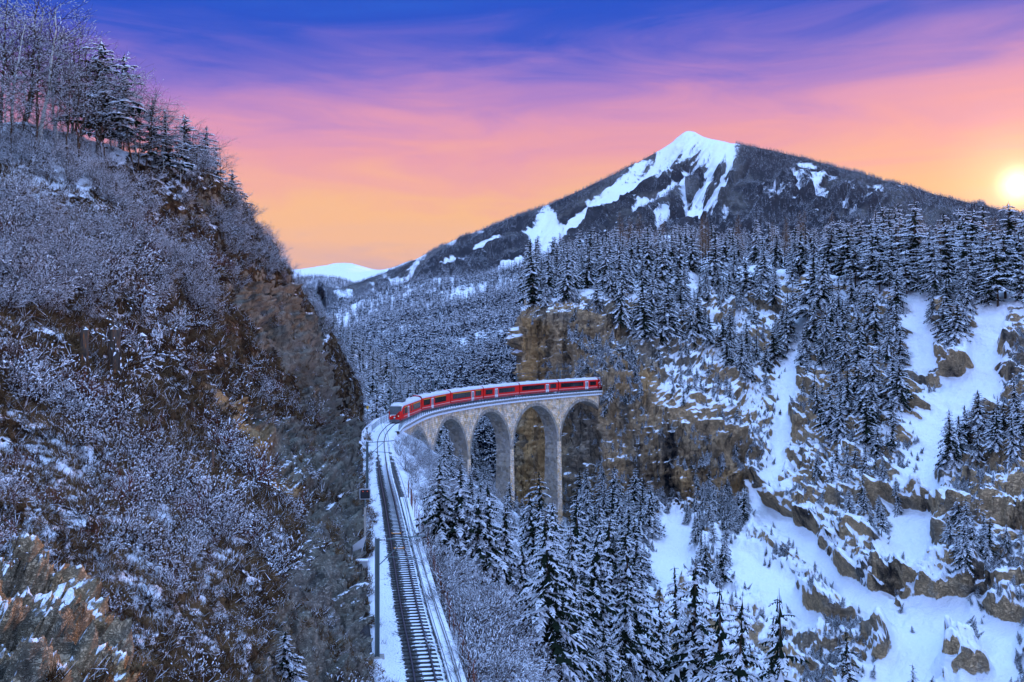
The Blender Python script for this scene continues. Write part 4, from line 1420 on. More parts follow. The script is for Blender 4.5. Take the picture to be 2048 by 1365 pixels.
# ------------------------------------------------------------------ plants: prototypes
def conifer(seed, H=20.0, R=3.4, whorls=22, nb=6, m=4, snow_p=0.8, z0=0.06, pitch=(0.25, -0.30), droop=0.25, width=0.30, irregular=0.2, hang=0.5, core=90):
    """trunk and crown of a snow-laden conifer, needles and snow as many small faces"""
    r = random.Random(seed)
    tr = MB(); tr.tube([(0, 0, -1.5), (0, 0, H * 0.3), (0.03 * r.uniform(-1, 1), 0.05, H * 0.7), (0, 0, H)], [H * 0.016, H * 0.012, H * 0.007, 0.01], 6, 0)
    cr = MB()
    up = Vector((0, 0, 1))
    # dense dark needles close to the stem
    for i in range(core):
        t = z0 + (0.95 - z0) * r.random(); az = r.uniform(0, 6.28); L = (R * (1 - t) ** 0.74) * r.uniform(0.2, 0.52)
        d = Vector((math.cos(az), math.sin(az), 0)); q = Vector((-d.y, d.x, 0)); z = H * t
        cr.tri(d * L + q * L * 0.45 + up * (z - 0.3 * L), up * (z + 0.03 * H) + d * 0.1, d * L - q * L * 0.45 + up * (z - 0.3 * L), 1 if r.random() < 0.12 else 0)
    for i in range(whorls):
        t = z0 + (0.985 - z0) * ((i + r.uniform(-0.3, 0.3)) / whorls)
        t = min(max(t, z0), 0.985)
        L0 = R * (1 - t) ** 0.74 + 0.22
        n = max(3, int(nb * (0.65 + 0.5 * (1 - t))))
        a0 = r.uniform(0, 6.28)
        for b in range(n):
            if r.random() < irregular * 0.45: continue
            L = L0 * r.uniform(1 - irregular * 1.6, 1 + irregular)
            az = a0 + 6.283 * b / n + r.uniform(-0.3, 0.3)
            pt = pitch[1] + (pitch[0] - pitch[1]) * t + r.uniform(-0.12, 0.12)
            dr = droop * r.uniform(0.6, 1.4)
            dh = Vector((math.cos(az), math.sin(az), 0)); pp = Vector((-math.sin(az), math.cos(az), 0))
            zb = H * t + r.uniform(-0.25, 0.25) * H / whorls
            sp = lambda q: dh * (L * q) + up * (zb + L * (pt * q - dr * q * q))
            mm = m if L > 0.9 else max(2, m - 2)
            sb = r.uniform(0.85, 1.0) if r.random() < snow_p else 0.12
            for j in range(1, mm + 1):
                q0, q1 = (j - 1) / mm, j / mm
                A, B = sp(q0), sp(q1)
                w = width * L * (0.55 + 0.9 * q0) * (1.15 - q1 * 0.75) * r.uniform(0.7, 1.3)
                for sd in (-1, 1):
                    tip = B + pp * (sd * w) + dh * (w * r.uniform(0.1, 0.6)) - up * (w * r.uniform(0.15, 0.6))
                    cr.tri(A, tip, B, 0)
                    if r.random() < sb * (0.55 + 0.45 * min(1, q1 * 1.4)):
                        h = 0.07 + 0.13 * r.random() * min(1.0, L / 2)
                        A2, B2, C2 = A.lerp(B, 0.1) + up * h * 0.6, B + dh * (w * 0.15) + up * h * 0.5, B.lerp(tip, 0.9) + up * h * 0.4
                        M_ = (A2 + B2 + C2) / 3 + up * h * 1.3
                        cr.tri(A2, C2, M_, 1); cr.tri(C2, B2, M_, 1); cr.tri(B2, A2, M_, 1)
                if r.random() < 0.85:
                    cr.tri(A, B, A.lerp(B, 0.6) - up * (w * hang * r.uniform(0.6, 1.6)) + pp * r.uniform(-0.2, 0.2) * w, 0)
            tip = sp(1.0) + dh * (0.16 * L) - up * 0.1 * L
            cr.tri(sp(0.9) + pp * 0.12 * L, tip, sp(0.9) - pp * 0.12 * L, 1 if r.random() < sb * 0.6 else 0)
    return tr, cr


def ribbon(m, a, b, w, mat, flat=False, r=random):
    d = (b - a)
    if flat: side = d.cross(Vector((0, 0, 1)))
    else: side = d.cross(Vector((r.uniform(-1, 1), r.uniform(-1, 1), r.uniform(-1, 1))))
    if side.length < 1e-6: side = Vector((1, 0, 0))
    side.normalize(); side *= w * 0.5
    m.quad(a - side, a + side, b + side * 0.6, b - side * 0.6, mat)


def grow(m, r, p, d, L, rad, depth, spread, up_pull, snow, kids, seg=3, min_tube=0.012, snow_w=1.7, trop=0.0, lump=1.0):
    """one woody shoot and everything it carries"""
    pts = [p]; q = p.copy(); dd = d.copy()
    for k in range(seg):
        dd = (dd + Vector((r.uniform(-1, 1), r.uniform(-1, 1), r.uniform(-1, 1))) * 0.16 + Vector((0, 0, up_pull))).normalized()
        q = q + dd * (L / seg); pts.append(q.copy())
    if rad > min_tube:
        m.tube(pts, [rad * (1 - 0.6 * k / seg) for k in range(seg + 1)], 5 if rad > 0.05 else 3, 0, cap=False)
    else:
        for a, b in zip(pts[:-1], pts[1:]): ribbon(m, a, b, max(rad * 1.6, 0.008), 0, False, r)
    if snow > 0:
        for k, (a, b) in enumerate(zip(pts[:-1], pts[1:])):
            fl = (b - a).normalized()
            if r.random() < snow * (1 - abs(fl.z) ** 2):
                rr = rad * (1 - 0.6 * k / seg)
                o = Vector((0, 0, rr * 0.9 + 0.006))
                if rr > 0.03:
                    ribbon(m, a + o, b + o, rr * snow_w, 1, True, r)
                else:
                    # short lumps of snow caught along the twig
                    f0 = r.uniform(0.0, 0.4); f1 = min(1.0, f0 + r.uniform(0.35, 0.8))
                    c0, c1 = a.lerp(b, f0) + o, a.lerp(b, f1) + o
                    w = r.uniform(0.010, 0.026) * lump; sd = (c1 - c0).cross(Vector((0, 0, 1)))
                    if sd.length > 1e-6:
                        sd.normalize(); md = (c0 + c1) / 2 + Vector((0, 0, w * 1.2))
                        m.tri(c0, md - sd * w, c1, 1); m.tri(c0, c1, md + sd * w, 1); m.tri(md - sd * w, md + sd * w, c1, 1)
    if depth > 0:
        n = kids[0] if isinstance(kids, (list, tuple)) else kids
        rest = kids[1:] if isinstance(kids, (list, tuple)) and len(kids) > 1 else kids
        for k in range(n):
            f = r.uniform(0.25, 1.0) if depth > 0 else 1
            i = min(int(f * seg), seg - 1); a = pts[i].lerp(pts[i + 1], f * seg - i)
            ax = Vector((r.uniform(-1, 1), r.uniform(-1, 1), r.uniform(-0.6, 0.6)))
            nd = (dd + ax.normalized() * spread * r.uniform(0.6, 1.3)).normalized()
            grow(m, r, a, nd, L * r.uniform(0.42, 0.68), rad * 0.5, depth - 1, spread, up_pull + trop, snow, rest, max(2, seg - 1), min_tube, snow_w, trop, lump)


def shrub(seed, H, stems, spread, snow, depth=2, kids=(5, 4), flatness=0.0, rad=0.014):
    r = random.Random(seed); m = MB()
    for k in range(stems):
        a = r.uniform(0, 6.28); tl = r.uniform(0.15, 0.9) * (1 + flatness)
        d = Vector((math.cos(a) * tl, math.sin(a) * tl, 1.0 - 0.75 * flatness)).normalized()
        grow(m, r, Vector((r.uniform(-.1, .1), r.uniform(-.1, .1), -0.1)), d, H * r.uniform(0.5, 0.9), rad, depth, spread, 0.02, snow, list(kids), 3, 0.02, 2.2)
    return m


def bare_tree(seed, H, snow, trunk_k=0.011, kids=(9, 5, 4), spread=0.75, lean=0.1):
    r = random.Random(seed); tr = MB(); cr = MB()
    pts = []; n = 7; x = y = 0.0
    for k in range(n + 1):
        x += r.uniform(-1, 1) * 0.02 * H + lean * H * 0.02; y += r.uniform(-1, 1) * 0.02 * H
        pts.append(Vector((x if k else 0, y if k else 0, -0.6 if k == 0 else H * k / n * 0.92)))
    tr.tube(pts, [H * trunk_k * (1 - 0.85 * k / n) + 0.008 for k in range(n + 1)], 7, 0)
    for k in range(kids[0] * 2):
        t = r.uniform(0.28, 1.0) * n; i = min(int(t), n - 1); p = pts[i].lerp(pts[i + 1], t - i)
        a = r.uniform(0, 6.28)
        d = Vector((math.cos(a), math.sin(a), r.uniform(0.2, 0.9))).normalized()
        L = H * (0.40 - 0.24 * t / n) * r.uniform(0.7, 1.2)
        grow(cr, r, p, d, L, H * 0.0032 * (1.2 - 0.6 * t / n), 2, spread, 0.04, snow, list(kids[1:]), 4, 0.016, 1.8)
    return tr, cr


def larch(seed, H=19.0, R=2.6, frost=0.12):
    r = random.Random(seed); tr = MB(); cr = MB()
    tr.tube([(0, 0, -1.2), (0, 0, H * 0.5), (0, 0, H)], [H * 0.012, H * 0.007, 0.015], 6, 0)
    for i in range(46):
        t = 0.22 + 0.77 * i / 46
        L0 = R * (1 - t) ** 0.7 + 0.25
        for b in range(4):
            az = r.uniform(0, 6.28); L = L0 * r.uniform(0.6, 1.15)
            d = Vector((math.cos(az), math.sin(az), r.uniform(-0.1, 0.35)))
            a = Vector((0, 0, H * t)); e = a + d * L
            ribbon(cr, a, e, 0.07, 0, False, r)
            for q in range(5):
                f = r.uniform(0.25, 1); p = a.lerp(e, f)
                o = Vector((r.uniform(-1, 1), r.uniform(-1, 1), r.uniform(-0.5, 0.7))) * L * 0.28
                ribbon(cr, p, p + o, 0.05, 1 if r.random() < frost else 0, False, r)
    return tr, cr


def tuft(seed, h=0.45, n=26, snow=0.12):
    r = random.Random(seed); m = MB()
    for k in range(n):
        a = r.uniform(0, 6.28); l = r.uniform(0.4, 1.1)
        b = Vector((r.uniform(-.18, .18), r.uniform(-.18, .18), -0.05))
        e = b + Vector((math.cos(a) * h * l * 0.9, math.sin(a) * h * l * 0.9, h * r.uniform(0.15, 0.8)))
        sd = Vector((-math.sin(a), math.cos(a), 0)) * r.uniform(0.006, 0.014)
        m.tri(b - sd, b + sd, e, 1 if r.random() < snow else 0)
    return m


def merged(tr, cr, off):
    m = MB()
    for src, o in ((tr, 2), (cr, 0)):
        b = len(m.v); m.v += src.v
        m.f3 += [tuple(i + b for i in f) for f in src.f3]; m.f4 += [tuple(i + b for i in f) for f in src.f4]
        m.m3 += [q + o for q in src.m3]; m.m4 += [q + o for q in src.m4]
    return m


SPRUCE, PINE = [], []
for k in range(6):
    SPRUCE.append(conifer(100 + k, 20, [4.5, 3.6, 5.2, 4.2, 4.8, 3.2][k], [21, 23, 19, 22, 17, 23][k], [9, 9, 10, 9, 8, 8][k], 6, [0.74, 0.66, 0.82, 0.62, 0.75, 0.36][k], width=[0.30, 0.32, 0.28, 0.31, 0.33, 0.30][k], droop=[0.30, 0.42, 0.24, 0.36, 0.28, 0.4][k], irregular=[0.25, 0.32, 0.3, 0.24, 0.45, 0.5][k], core=190, hang=0.85))
for k in range(3):
    PINE.append(conifer(200 + k, 20, [5.0, 4.4, 5.4][k], [11, 13, 10][k], 11, 6, 0.8, z0=[0.20, 0.12, 0.26][k], pitch=(0.35, -0.05), droop=0.24, width=0.30, irregular=0.36, hang=0.8, core=120))
LARCH = [larch(300 + k, 19, [2.4, 2.9][k]) for k in range(2)]
SP_ME = [(t.mesh("trunk", [MATS["bark"]], True), c.mesh("crown", [MATS["needles"], MATS["branch_snow"]])) for t, c in SPRUCE]
PN_ME = [(t.mesh("trunk", [MATS["bark"]], True), c.mesh("crown", [MATS["pine_needles"], MATS["branch_snow"]])) for t, c in PINE]
LA_ME = [(t.mesh("trunk", [MATS["bark"]], True), c.mesh("crown", [MATS["larch_twig"], MATS["snow"]])) for t, c in LARCH]


def hidden_collection(name, meshes):
    c = bpy.data.collections.new(name)
    for k, me in enumerate(meshes):
        c.objects.link(bpy.data.objects.new("%s_%02d" % (name, k), me))
    return c


C_SPRUCE = hidden_collection("proto_conifer", [merged(t, c, 0).mesh("conifer", [MATS["needles"], MATS["branch_snow"], MATS["bark"]]) for t, c in SPRUCE + PINE])
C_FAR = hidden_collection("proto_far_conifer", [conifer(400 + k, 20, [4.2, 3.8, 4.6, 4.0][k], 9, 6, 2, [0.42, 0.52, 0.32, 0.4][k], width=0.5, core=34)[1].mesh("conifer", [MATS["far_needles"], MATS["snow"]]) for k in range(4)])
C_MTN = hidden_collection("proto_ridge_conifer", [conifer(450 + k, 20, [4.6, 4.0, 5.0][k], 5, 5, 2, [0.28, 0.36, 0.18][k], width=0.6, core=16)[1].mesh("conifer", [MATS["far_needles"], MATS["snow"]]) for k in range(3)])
TW = [MATS["twig"], MATS["snow"]]
C_SHRUB = hidden_collection("proto_shrub", [
    shrub(500, 1.2, 8, 0.8, 0.75).mesh("shrub", TW), shrub(501, 1.0, 8, 0.9, 0.9, flatness=0.5).mesh("shrub", TW),
    shrub(502, 1.4, 8, 0.7, 0.5).mesh("shrub", TW), shrub(503, 1.1, 7, 0.8, 0.85, flatness=0.8).mesh("shrub", TW),
    shrub(504, 0.9, 9, 0.9, 0.2, flatness=0.3).mesh("shrub", [MATS["red_twig"], MATS["snow"]])])
C_FROST = hidden_collection("proto_frost_shrub", [shrub(520 + k, 2.6, 11, 0.85, 1.0, 2, (7, 5), 0.15, 0.022).mesh("shrub", TW) for k in range(3)])
C_TUFT = hidden_collection("proto_tuft", [tuft(540, 0.34, 44, 0.03).mesh("tuft", [MATS["dry_grass"], MATS["snow"]]), tuft(541, 0.40, 46, 0.06).mesh("tuft", [MATS["dark_grass"], MATS["snow"]]),
                                          tuft(542, 0.30, 44, 0.0).mesh("tuft", [MATS["dry_grass"], MATS["snow"]])])


def gn_scatter(name, pts, coll, nproto, scale, tilt=0.06, kind="stuff", label=None, category=None, idx=None):
    """one object whose points each carry one plant"""
    n = len(pts)
    me = bpy.data.meshes.new(name)
    me.vertices.add(n); me.vertices.foreach_set("co", np.asarray(pts, np.float32).ravel())
    sc_ = scale if isinstance(scale, np.ndarray) else RNG.uniform(scale[0], scale[1], n)
    rot = np.stack([RNG.normal(0, tilt, n), RNG.normal(0, tilt, n), RNG.uniform(0, 6.283, n)], -1)
    ix = RNG.integers(0, nproto, n) if idx is None else idx
    a = me.attributes.new("psc", 'FLOAT', 'POINT'); a.data.foreach_set("value", sc_.astype(np.float32))
    a = me.attributes.new("prot", 'FLOAT_VECTOR', 'POINT'); a.data.foreach_set("vector", rot.astype(np.float32).ravel())
    a = me.attributes.new("pix", 'INT', 'POINT'); a.data.foreach_set("value", ix.astype(np.int32))
    o = link(bpy.data.objects.new(name, me))
    ng = bpy.data.node_groups.new(name, 'GeometryNodeTree')
    ng.interface.new_socket("Geometry", in_out='INPUT', socket_type='NodeSocketGeometry')
    ng.interface.new_socket("Geometry", in_out='OUTPUT', socket_type='NodeSocketGeometry')
    N, L = ng.nodes.new, ng.links.new
    gi, go = N('NodeGroupInput'), N('NodeGroupOutput')
    m2p = N('GeometryNodeMeshToPoints'); L(gi.outputs[0], m2p.inputs[0])
    ci = N('GeometryNodeCollectionInfo'); ci.inputs[0].default_value = coll
    ci.inputs['Separate Children'].default_value = True; ci.inputs['Reset Children'].default_value = True
    iop = N('GeometryNodeInstanceOnPoints'); L(m2p.outputs[0], iop.inputs['Points']); L(ci.outputs[0], iop.inputs['Instance'])
    iop.inputs['Pick Instance'].default_value = True

    def na(nm, ty):
        q = N('GeometryNodeInputNamedAttribute'); q.data_type = ty; q.inputs[0].default_value = nm; return q.outputs[0]
    L(na("pix", 'INT'), iop.inputs['Instance Index'])
    e2r = N('FunctionNodeEulerToRotation'); L(na("prot", 'FLOAT_VECTOR'), e2r.inputs[0]); L(e2r.outputs[0], iop.inputs['Rotation'])
    L(na("psc", 'FLOAT'), iop.inputs['Scale'])
    L(iop.outputs[0], go.inputs[0])
    md = o.modifiers.new("plants", 'NODES'); md.node_group = ng
    tag(o, label, category, kind=kind)
    return o


def on_patch(p, px, py):
    k = ((p.px - px) ** 2 + (p.py - py) ** 2)
    i = np.unravel_index(k.argmin(), k.shape)
    return Vector(p.V[i])


def add_tree(name, mes, loc, H, base_h, label, category, group, yaw=None, wide=None):
    r = empty(name, loc)
    if wide is None: wide = random.uniform(0.95, 1.4)
    k = H / base_h
    r.scale = (k * wide, k * wide, k); r.rotation_euler = (random.uniform(-0.06, 0.06), random.uniform(-0.06, 0.06), random.uniform(0, 6.28) if yaw is None else yaw)
    for nm, me in zip(("trunk", "crown"), mes):
        link(bpy.data.objects.new(nm, me), r)
    return tag(r, label, category, group)


# ------------------------------------------------------------------ foreground spruces on the bank (tops taken from where they stand)
FG = [(913, 930, 11, "small snowy spruce below the second viaduct arch"), (985, 962, 17, "snow-laden spruce in front of the second tall pier"), (1012, 1005, 15, "snowy spruce just right of the second tall pier's foot"),
      (1068, 975, 20, "tall snow-laden spruce between the third and fourth piers"), (1100, 1000, 21, "pointed snowy spruce before the fourth pier's foot"), (1148, 988, 22, "tall slim snowy spruce right of the fourth pier"),
      (1222, 1024, 21, "snowy spruce rising before the cliff's foot"), (1272, 1058, 22, "snowy spruce left of the open snow gully below the cliff"), (1048, 1085, 21, "broad snow-clad spruce beside the frosted bushes"),
      (1110, 1110, 22, "dense snow-clad spruce in the middle of the bank"), (1318, 1168, 19, "dark-topped spruce below the open snow gully"), (1362, 1125, 24, "tall snowy spruce right of the dark-topped spruce"),
      (1382, 1112, 25, "slim spruce touching the lower edge of the snow gully"), (1160, 1175, 20, "bushy snowy spruce above the frosted shrubs"), (1470, 1190, 20, "short snowy spruce at the foot of the eroded slope"),
      (1440, 1165, 24, "dark slim spruce at the edge of the eroded slope"), (1572, 1172, 27, "big dark spruce standing alone before the snow slope"), (1538, 1230, 19, "smaller spruce leaning beside the big dark spruce"),
      (1698, 1258, 20, "narrow dark spruce right of the big dark spruce"), (1830, 1325, 14, "small snowy spruce lowest on the snow slope"), (1215, 1230, 18, "snowy spruce among frosted bushes at the frame's foot"),
      (880, 918, 9, "young snowy spruce beside the first arch"), (1250, 1290, 17, "dark spruce at the frame's foot among frosted bushes"), (1410, 1270, 18, "snowy spruce at the frame's foot near the gully"), (955, 985, 13, "snowy spruce left of the second tall pier"),
      (1130, 1300, 15, "low snowy spruce above the frosted bushes by the track"),
      (858, 975, 5, "little snowy spruce at the foot of the first pier"), (900, 985, 6, "little snowy spruce under the second arch beside the young spruces"), (935, 1010, 8, "low broad spruce before the second pier's snowy slope"),
      (1000, 1050, 9, "low snowy spruce between frosted bushes and tall spruces"), (970, 1030, 7, "small drooping spruce on the snowy slope by the piers"), (905, 1030, 6, "small bushy spruce close above the parapet wall")]


def bank_height(x, y):
    V = bank.V
    k = (V[..., 0] - x) ** 2 + (V[..., 1] - y) ** 2
    i = np.unravel_index(k.argmin(), k.shape)
    z = V[i][2]
    kk = (right.V[..., 0] - x) ** 2 + (right.V[..., 1] - y) ** 2
    j = np.unravel_index(kk.argmin(), kk.shape)
    if kk[j] < 4: z = max(z, right.V[j][2])
    return z


ncon = 0
for k, (px, py, Ht, lb) in enumerate(FG):
    best = None
    for d in np.arange(85, 170 if px < 1300 else 215, 3.0):
        x, y, z = P(px, py, d)
        g = bank_height(x, y); e = abs((z - g) - Ht)
        if best is None or e < best[0]: best = (e, d, g, z - g)
    e, d, g, h = best
    h = max(h, 5.0)
    x, y, z = P(px, py, d)
    add_tree("spruce_tree", SP_ME[5 if "dark" in lb else (k * 7 + k // 6) % 5], (x, y, g - 0.3), h + 0.3, 20.0, lb, "tree", None, wide=1.0 + 0.25 * (k % 3 == 0)); ncon += 1

# random fill on the bank
ZONE = []          # (pos, H, species, label, group, category)


def zone(p, n, poly, Hr, species, label, group, sep, weight=None, screen=True, minz=None):
    pts = scatter(p, n * 3, poly, weight, screen, minz=minz)
    if not len(pts): return
    pts = thin(pts, sep)[:n]
    for q in pts:
        ZONE.append((q, RNG.uniform(*Hr), species, label, group))


def vrow(lo, hi, x0=None, x1=None):
    def g(c, px, py, p):
        nv, nu = c.shape[:2]
        v = np.linspace(0, 1, nv)[:, None] * np.ones((1, nu))
        w = ((v > lo) & (v < hi)).astype(float)
        if x0 is not None: w = w * ((px > x0) & (px < x1))
        return w
    return g


zone(bank, 46, [(880, 960), (1140, 1010), (1330, 1130), (1560, 1260), (1640, 1420), (1000, 1420), (930, 1150)], (9, 17), 's', "snow-laden spruce in the wooded bank below the viaduct", "spruces on the bank below the viaduct", 5.5, lambda c, px, py, p: (c[..., 0] > 2) * 1.0)
zone(right, 60, None, (9, 22), 'p', "tall snowy pine along the plateau rim under the low sun", "pines along the plateau rim", 4.6, vrow(0.205, 0.245, 1700, 2110), False)
zone(right, 70, None, (14, 27), 'p', "tall snowy pine in the dense stand behind the plateau rim", "pines in the stand behind the plateau rim", 6.0, vrow(0.10, 0.205, 1660, 2140), False)
zone(right, 60, None, (9, 21), 's', "snowy spruce on the wooded shoulder between cliff top and plateau", "spruces on the shoulder between cliff and plateau", 6.0, vrow(0.13, 0.30, 1290, 1700), False)
zone(right, 75, [(1062, 640), (1075, 560), (1300, 520), (1360, 640), (1330, 700), (1290, 690), (1220, 640), (1150, 610), (1110, 640)], (7, 17), 's', "snow-crusted spruce crowding the top of the tunnel cliff", "spruces on top of the tunnel cliff", 4.2, None, True)
zone(right, 30, None, (8, 18), 's', "snow-crusted spruce crowding the top of the tunnel cliff", "spruces on top of the tunnel cliff", 4.5, vrow(0.12, 0.235, 1060, 1300), False)
zone(right, 55, [(1310, 600), (1560, 590), (1610, 640), (1560, 740), (1540, 800), (1480, 760), (1400, 690), (1320, 690)], (5, 15), 's', "snowy spruce on the slope left of the long snow chute", "spruces left of the long snow chute", 5.0)
zone(right, 70, [(1640, 640), (1740, 610), (1810, 640), (1830, 760), (1800, 900), (1740, 930), (1650, 880), (1600, 800), (1605, 720)], (4.5, 15), 's', "snowy spruce on the wooded spur between the two snow chutes", "spruces on the spur between the snow chutes", 5.0)
zone(right, 22, [(1870, 590), (1985, 600), (1960, 650), (1890, 690), (1860, 650)], (8, 12), 's', "snowy spruce under the plateau rim above the wide snow bowl", "spruces above the wide snow bowl", 4.5)
zone(right, 20, [(1900, 900), (1960, 850), (2070, 800), (2070, 930), (1900, 945)], (7, 13), 's', "dark slim spruce on the crag at the snow bowl's edge", "spruces on the crag by the snow bowl", 4.5)
zone(right, 16, [(1890, 1050), (1990, 1010), (2020, 1110), (1960, 1150), (1890, 1130)], (5, 9), 's', "small spruce on the lower knoll of the eroded slope", "spruces on the lower knoll", 3.5)
zone(right, 22, [(1610, 930), (1700, 920), (1800, 980), (1830, 1060), (1760, 1070), (1660, 1010)], (4, 8), 's', "small snowy spruce on the rocky rib of the eroded slope", "small spruces on the rocky rib", 3.5)
zone(right, 34, [(1140, 990), (1300, 1020), (1320, 1060), (1310, 1170), (1180, 1130)], (8, 13), 's', "snowy spruce at the shady foot of the tunnel cliff", "spruces at the foot of the tunnel cliff", 4.0)
zone(right, 16, [(1390, 1040), (1500, 1020), (1490, 1110), (1430, 1190), (1395, 1150)], (6, 11), 's', "snowy spruce right of the open gully below the cliff", "spruces right of the open gully", 3.5)
zone(right, 40, [(1290, 720), (1380, 700), (1460, 760), (1490, 900), (1420, 850), (1330, 790)], (3, 6), 's', "stunted snowy spruce on the ledges of the tunnel cliff", "stunted spruces on the cliff ledges", 3.0)
zone(right, 40, None, (17, 24), 'l', "bare brown larch standing above the snowy spruces", "bare larches behind the snowy spruces", 7.0, vrow(0.09, 0.20, 1240, 2060), False)

ORDW = ["first", "second", "third", "fourth", "fifth", "sixth", "seventh", "eighth", "ninth", "tenth", "eleventh", "twelfth", "thirteenth", "fourteenth", "fifteenth", "sixteenth",
        "seventeenth", "eighteenth", "nineteenth", "twentieth", "twenty-first", "twenty-second", "twenty-third", "twenty-fourth", "twenty-fifth", "twenty-sixth", "twenty-seventh", "twenty-eighth"]
PLACES = [(1095, "at the cliff's far left corner"), (1130, "at the cliff's edge above the carriages"), (1165, "just left of the tunnel mouth"), (1200, "above the tunnel mouth"), (1265, "just right of the tunnel mouth"), (1330, "where cliff top meets shoulder"), (1400, "below the mountain's summit"), (1500, "right of the summit"),
          (1590, "left of the long chute"), (1640, "at the long chute"), (1680, "just right of the long chute"), (1780, "between the two chutes"), (1860, "above the second chute"), (1950, "left of the low sun"), (9999, "under the low sun")]
BANKP = [(1000, "by the frosted bushes"), (1080, "before the middle piers"), (1160, "before the pier nearest the cliff"), (1300, "before the cliff's foot"), (9999, "below the snow gully")]
NOUN = {"pines along the plateau rim": "snowy rim pines", "pines in the stand behind the plateau rim": "snowy pines behind the rim", "spruces on the shoulder between cliff and plateau": "snowy shoulder spruces",
        "spruces on top of the tunnel cliff": "snow-crusted cliff-top spruces", "spruces left of the long snow chute": "snowy slope spruces", "spruces on the spur between the snow chutes": "snowy spur spruces",
        "bare larches behind the snowy spruces": "bare brown larches", "spruces on the bank below the viaduct": "snow-laden bank spruces"}
scr = [(h * F / q[1], q, h, sp, lb, gr) for q, h, sp, lb, gr in ZONE]
scr.sort(key=lambda e: -e[0])
rest, chosen = [], {}
lim = {'s': 235, 'p': 110, 'l': 40}
cnt = {'s': 0, 'p': 0, 'l': 0}
for k, (hp, q, h, sp, lb, gr) in enumerate(scr):
    px, py = project(np.array(q))
    top = HY + (CAMZ - q[2] - h) / q[1] * F
    vis = -60 < px < 2110 and top < 1365 and py > 0
    if vis and cnt[sp] < lim[sp]:
        cnt[sp] += 1
        chosen.setdefault(gr, []).append((float(px), k, q, h, sp, lb))
    else:
        rest.append((q, h))
for gr, L_ in chosen.items():
    L_.sort(key=lambda e: e[0])
    seen = {}
    for n_, (px, k, q, h, sp, lb) in enumerate(L_):
        if gr in NOUN:
            pl = next(t for lim_, t in (BANKP if "bank" in gr else PLACES) if px < lim_)
            i_ = seen[pl] = seen.get(pl, -1) + 1
            lab = "%s from left of the %s %s" % (ORDW[min(i_, 27)], NOUN[gr], pl)
        else:
            lab = "%s from left: %s" % (ORDW[min(n_, 27)], lb)
        if sp == 's': add_tree("spruce_tree", SP_ME[(k * 7 + k // 6) % 6], (q[0], q[1], q[2] - 0.2), h, 20.0, lab, "tree", gr)
        elif sp == 'p': add_tree("pine_tree", PN_ME[k % 3], (q[0], q[1], q[2] - 0.2), h, 20.0, lab, "tree", gr)
        else: add_tree("larch_tree", LA_ME[k % 2], (q[0], q[1], q[2] - 0.2), h, 19.0, lab, "tree", gr)

# ------------------------------------------------------------------ forests that read as one mass
extra = [scatter(right, 260, None, vrow(0.02, 0.13, 1050, 2200), False), scatter(gorge, 900, None, None, True)]
pts = np.concatenate([np.array([q for q, h in rest]).reshape(-1, 3)] + extra)
hs = np.concatenate([np.array([h for q, h in rest]), RNG.uniform(10, 20, 260), RNG.uniform(5, 13, len(extra[1]))]) / 20.0
gn_scatter("forest", pts, C_SPRUCE, 9, hs, 0.02, label="snowy conifer forest on the plateau and the gorge side", category="forest")
pm = scatter(midhill, 6400, None, lambda c, px, py, p: (0.35 + (fbm(c * 0.012, 3, 2) > -0.25)) * (px < 1300), True)
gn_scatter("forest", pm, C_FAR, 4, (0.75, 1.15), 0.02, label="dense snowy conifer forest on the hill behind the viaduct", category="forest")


def mt_w(c, px, py, p):
    s = mount_snow(px, py)
    hi = np.clip((py - 300) / 40, 0, 1)
    hi = np.where(px > 1470, 1.0, hi)
    return np.clip(1 - 1.3 * s, 0, 1) * hi * np.clip(0.9 + fbm(c * 0.004, 3, 3), 0.15, 1.2) * (py < 640) * (px > 560) * (px < 2150)


pf = scatter(mount, 68000, None, mt_w)
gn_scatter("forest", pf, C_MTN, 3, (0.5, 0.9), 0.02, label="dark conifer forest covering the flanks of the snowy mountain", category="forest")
pf = scatter(far2, 3500, None, lambda c, px, py, p: (py < 590) * 1.0)
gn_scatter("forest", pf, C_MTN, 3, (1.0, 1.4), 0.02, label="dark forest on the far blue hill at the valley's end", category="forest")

# ------------------------------------------------------------------ plants of the hillside above the track
def hill_w(lo, hi, rockmax=0.5):
    def g(c, px, py, p):
        rock = p.at["rock"][:-1, :-1]
        u = np.linspace(0, 1, c.shape[1])[None]
        return (py > lo) * (py < hi) * (px > -300) * (px < 800) * (rock < rockmax) * (c[..., 1] > 11) * (u < 0.86)
    return g


def clumps(seed, f, lo):
    return lambda c: np.clip((fbm(c * f, 3, seed) - lo) * 4, 0.03, 1)


ps = scatter(hill, 680, None, lambda c, px, py, p: hill_w(430, 1500, 0.9)(c, px, py, p) * clumps(14, 0.13, 0.06)(c), True)
gn_scatter("undergrowth", ps, C_SHRUB, 5, np.clip(RNG.lognormal(0.0, 0.4, len(ps)), 0.35, 2.2) * np.clip(ps[:, 1] / 45, 0.6, 1.5), 0.45, label="low snowy brush covering the steep hillside above the track", category="undergrowth")
pt = scatter(hill, 19000, None, hill_w(330, 1500, 0.7), True)
gn_scatter("grass", pt, C_TUFT, 3, RNG.uniform(0.7, 1.6, len(pt)) * np.clip(pt[:, 1] / 40, 0.7, 1.7), 0.5, label="dry brown grass tufts on the steep hillside", category="grass")
pk = scatter(hill, 90, [(470, 560), (640, 640), (740, 860), (745, 1000), (770, 1400), (480, 1400), (600, 1000)], lambda c, px, py, p: (p.at["rock"][:-1, :-1] > 0.5) * 1.0, True)
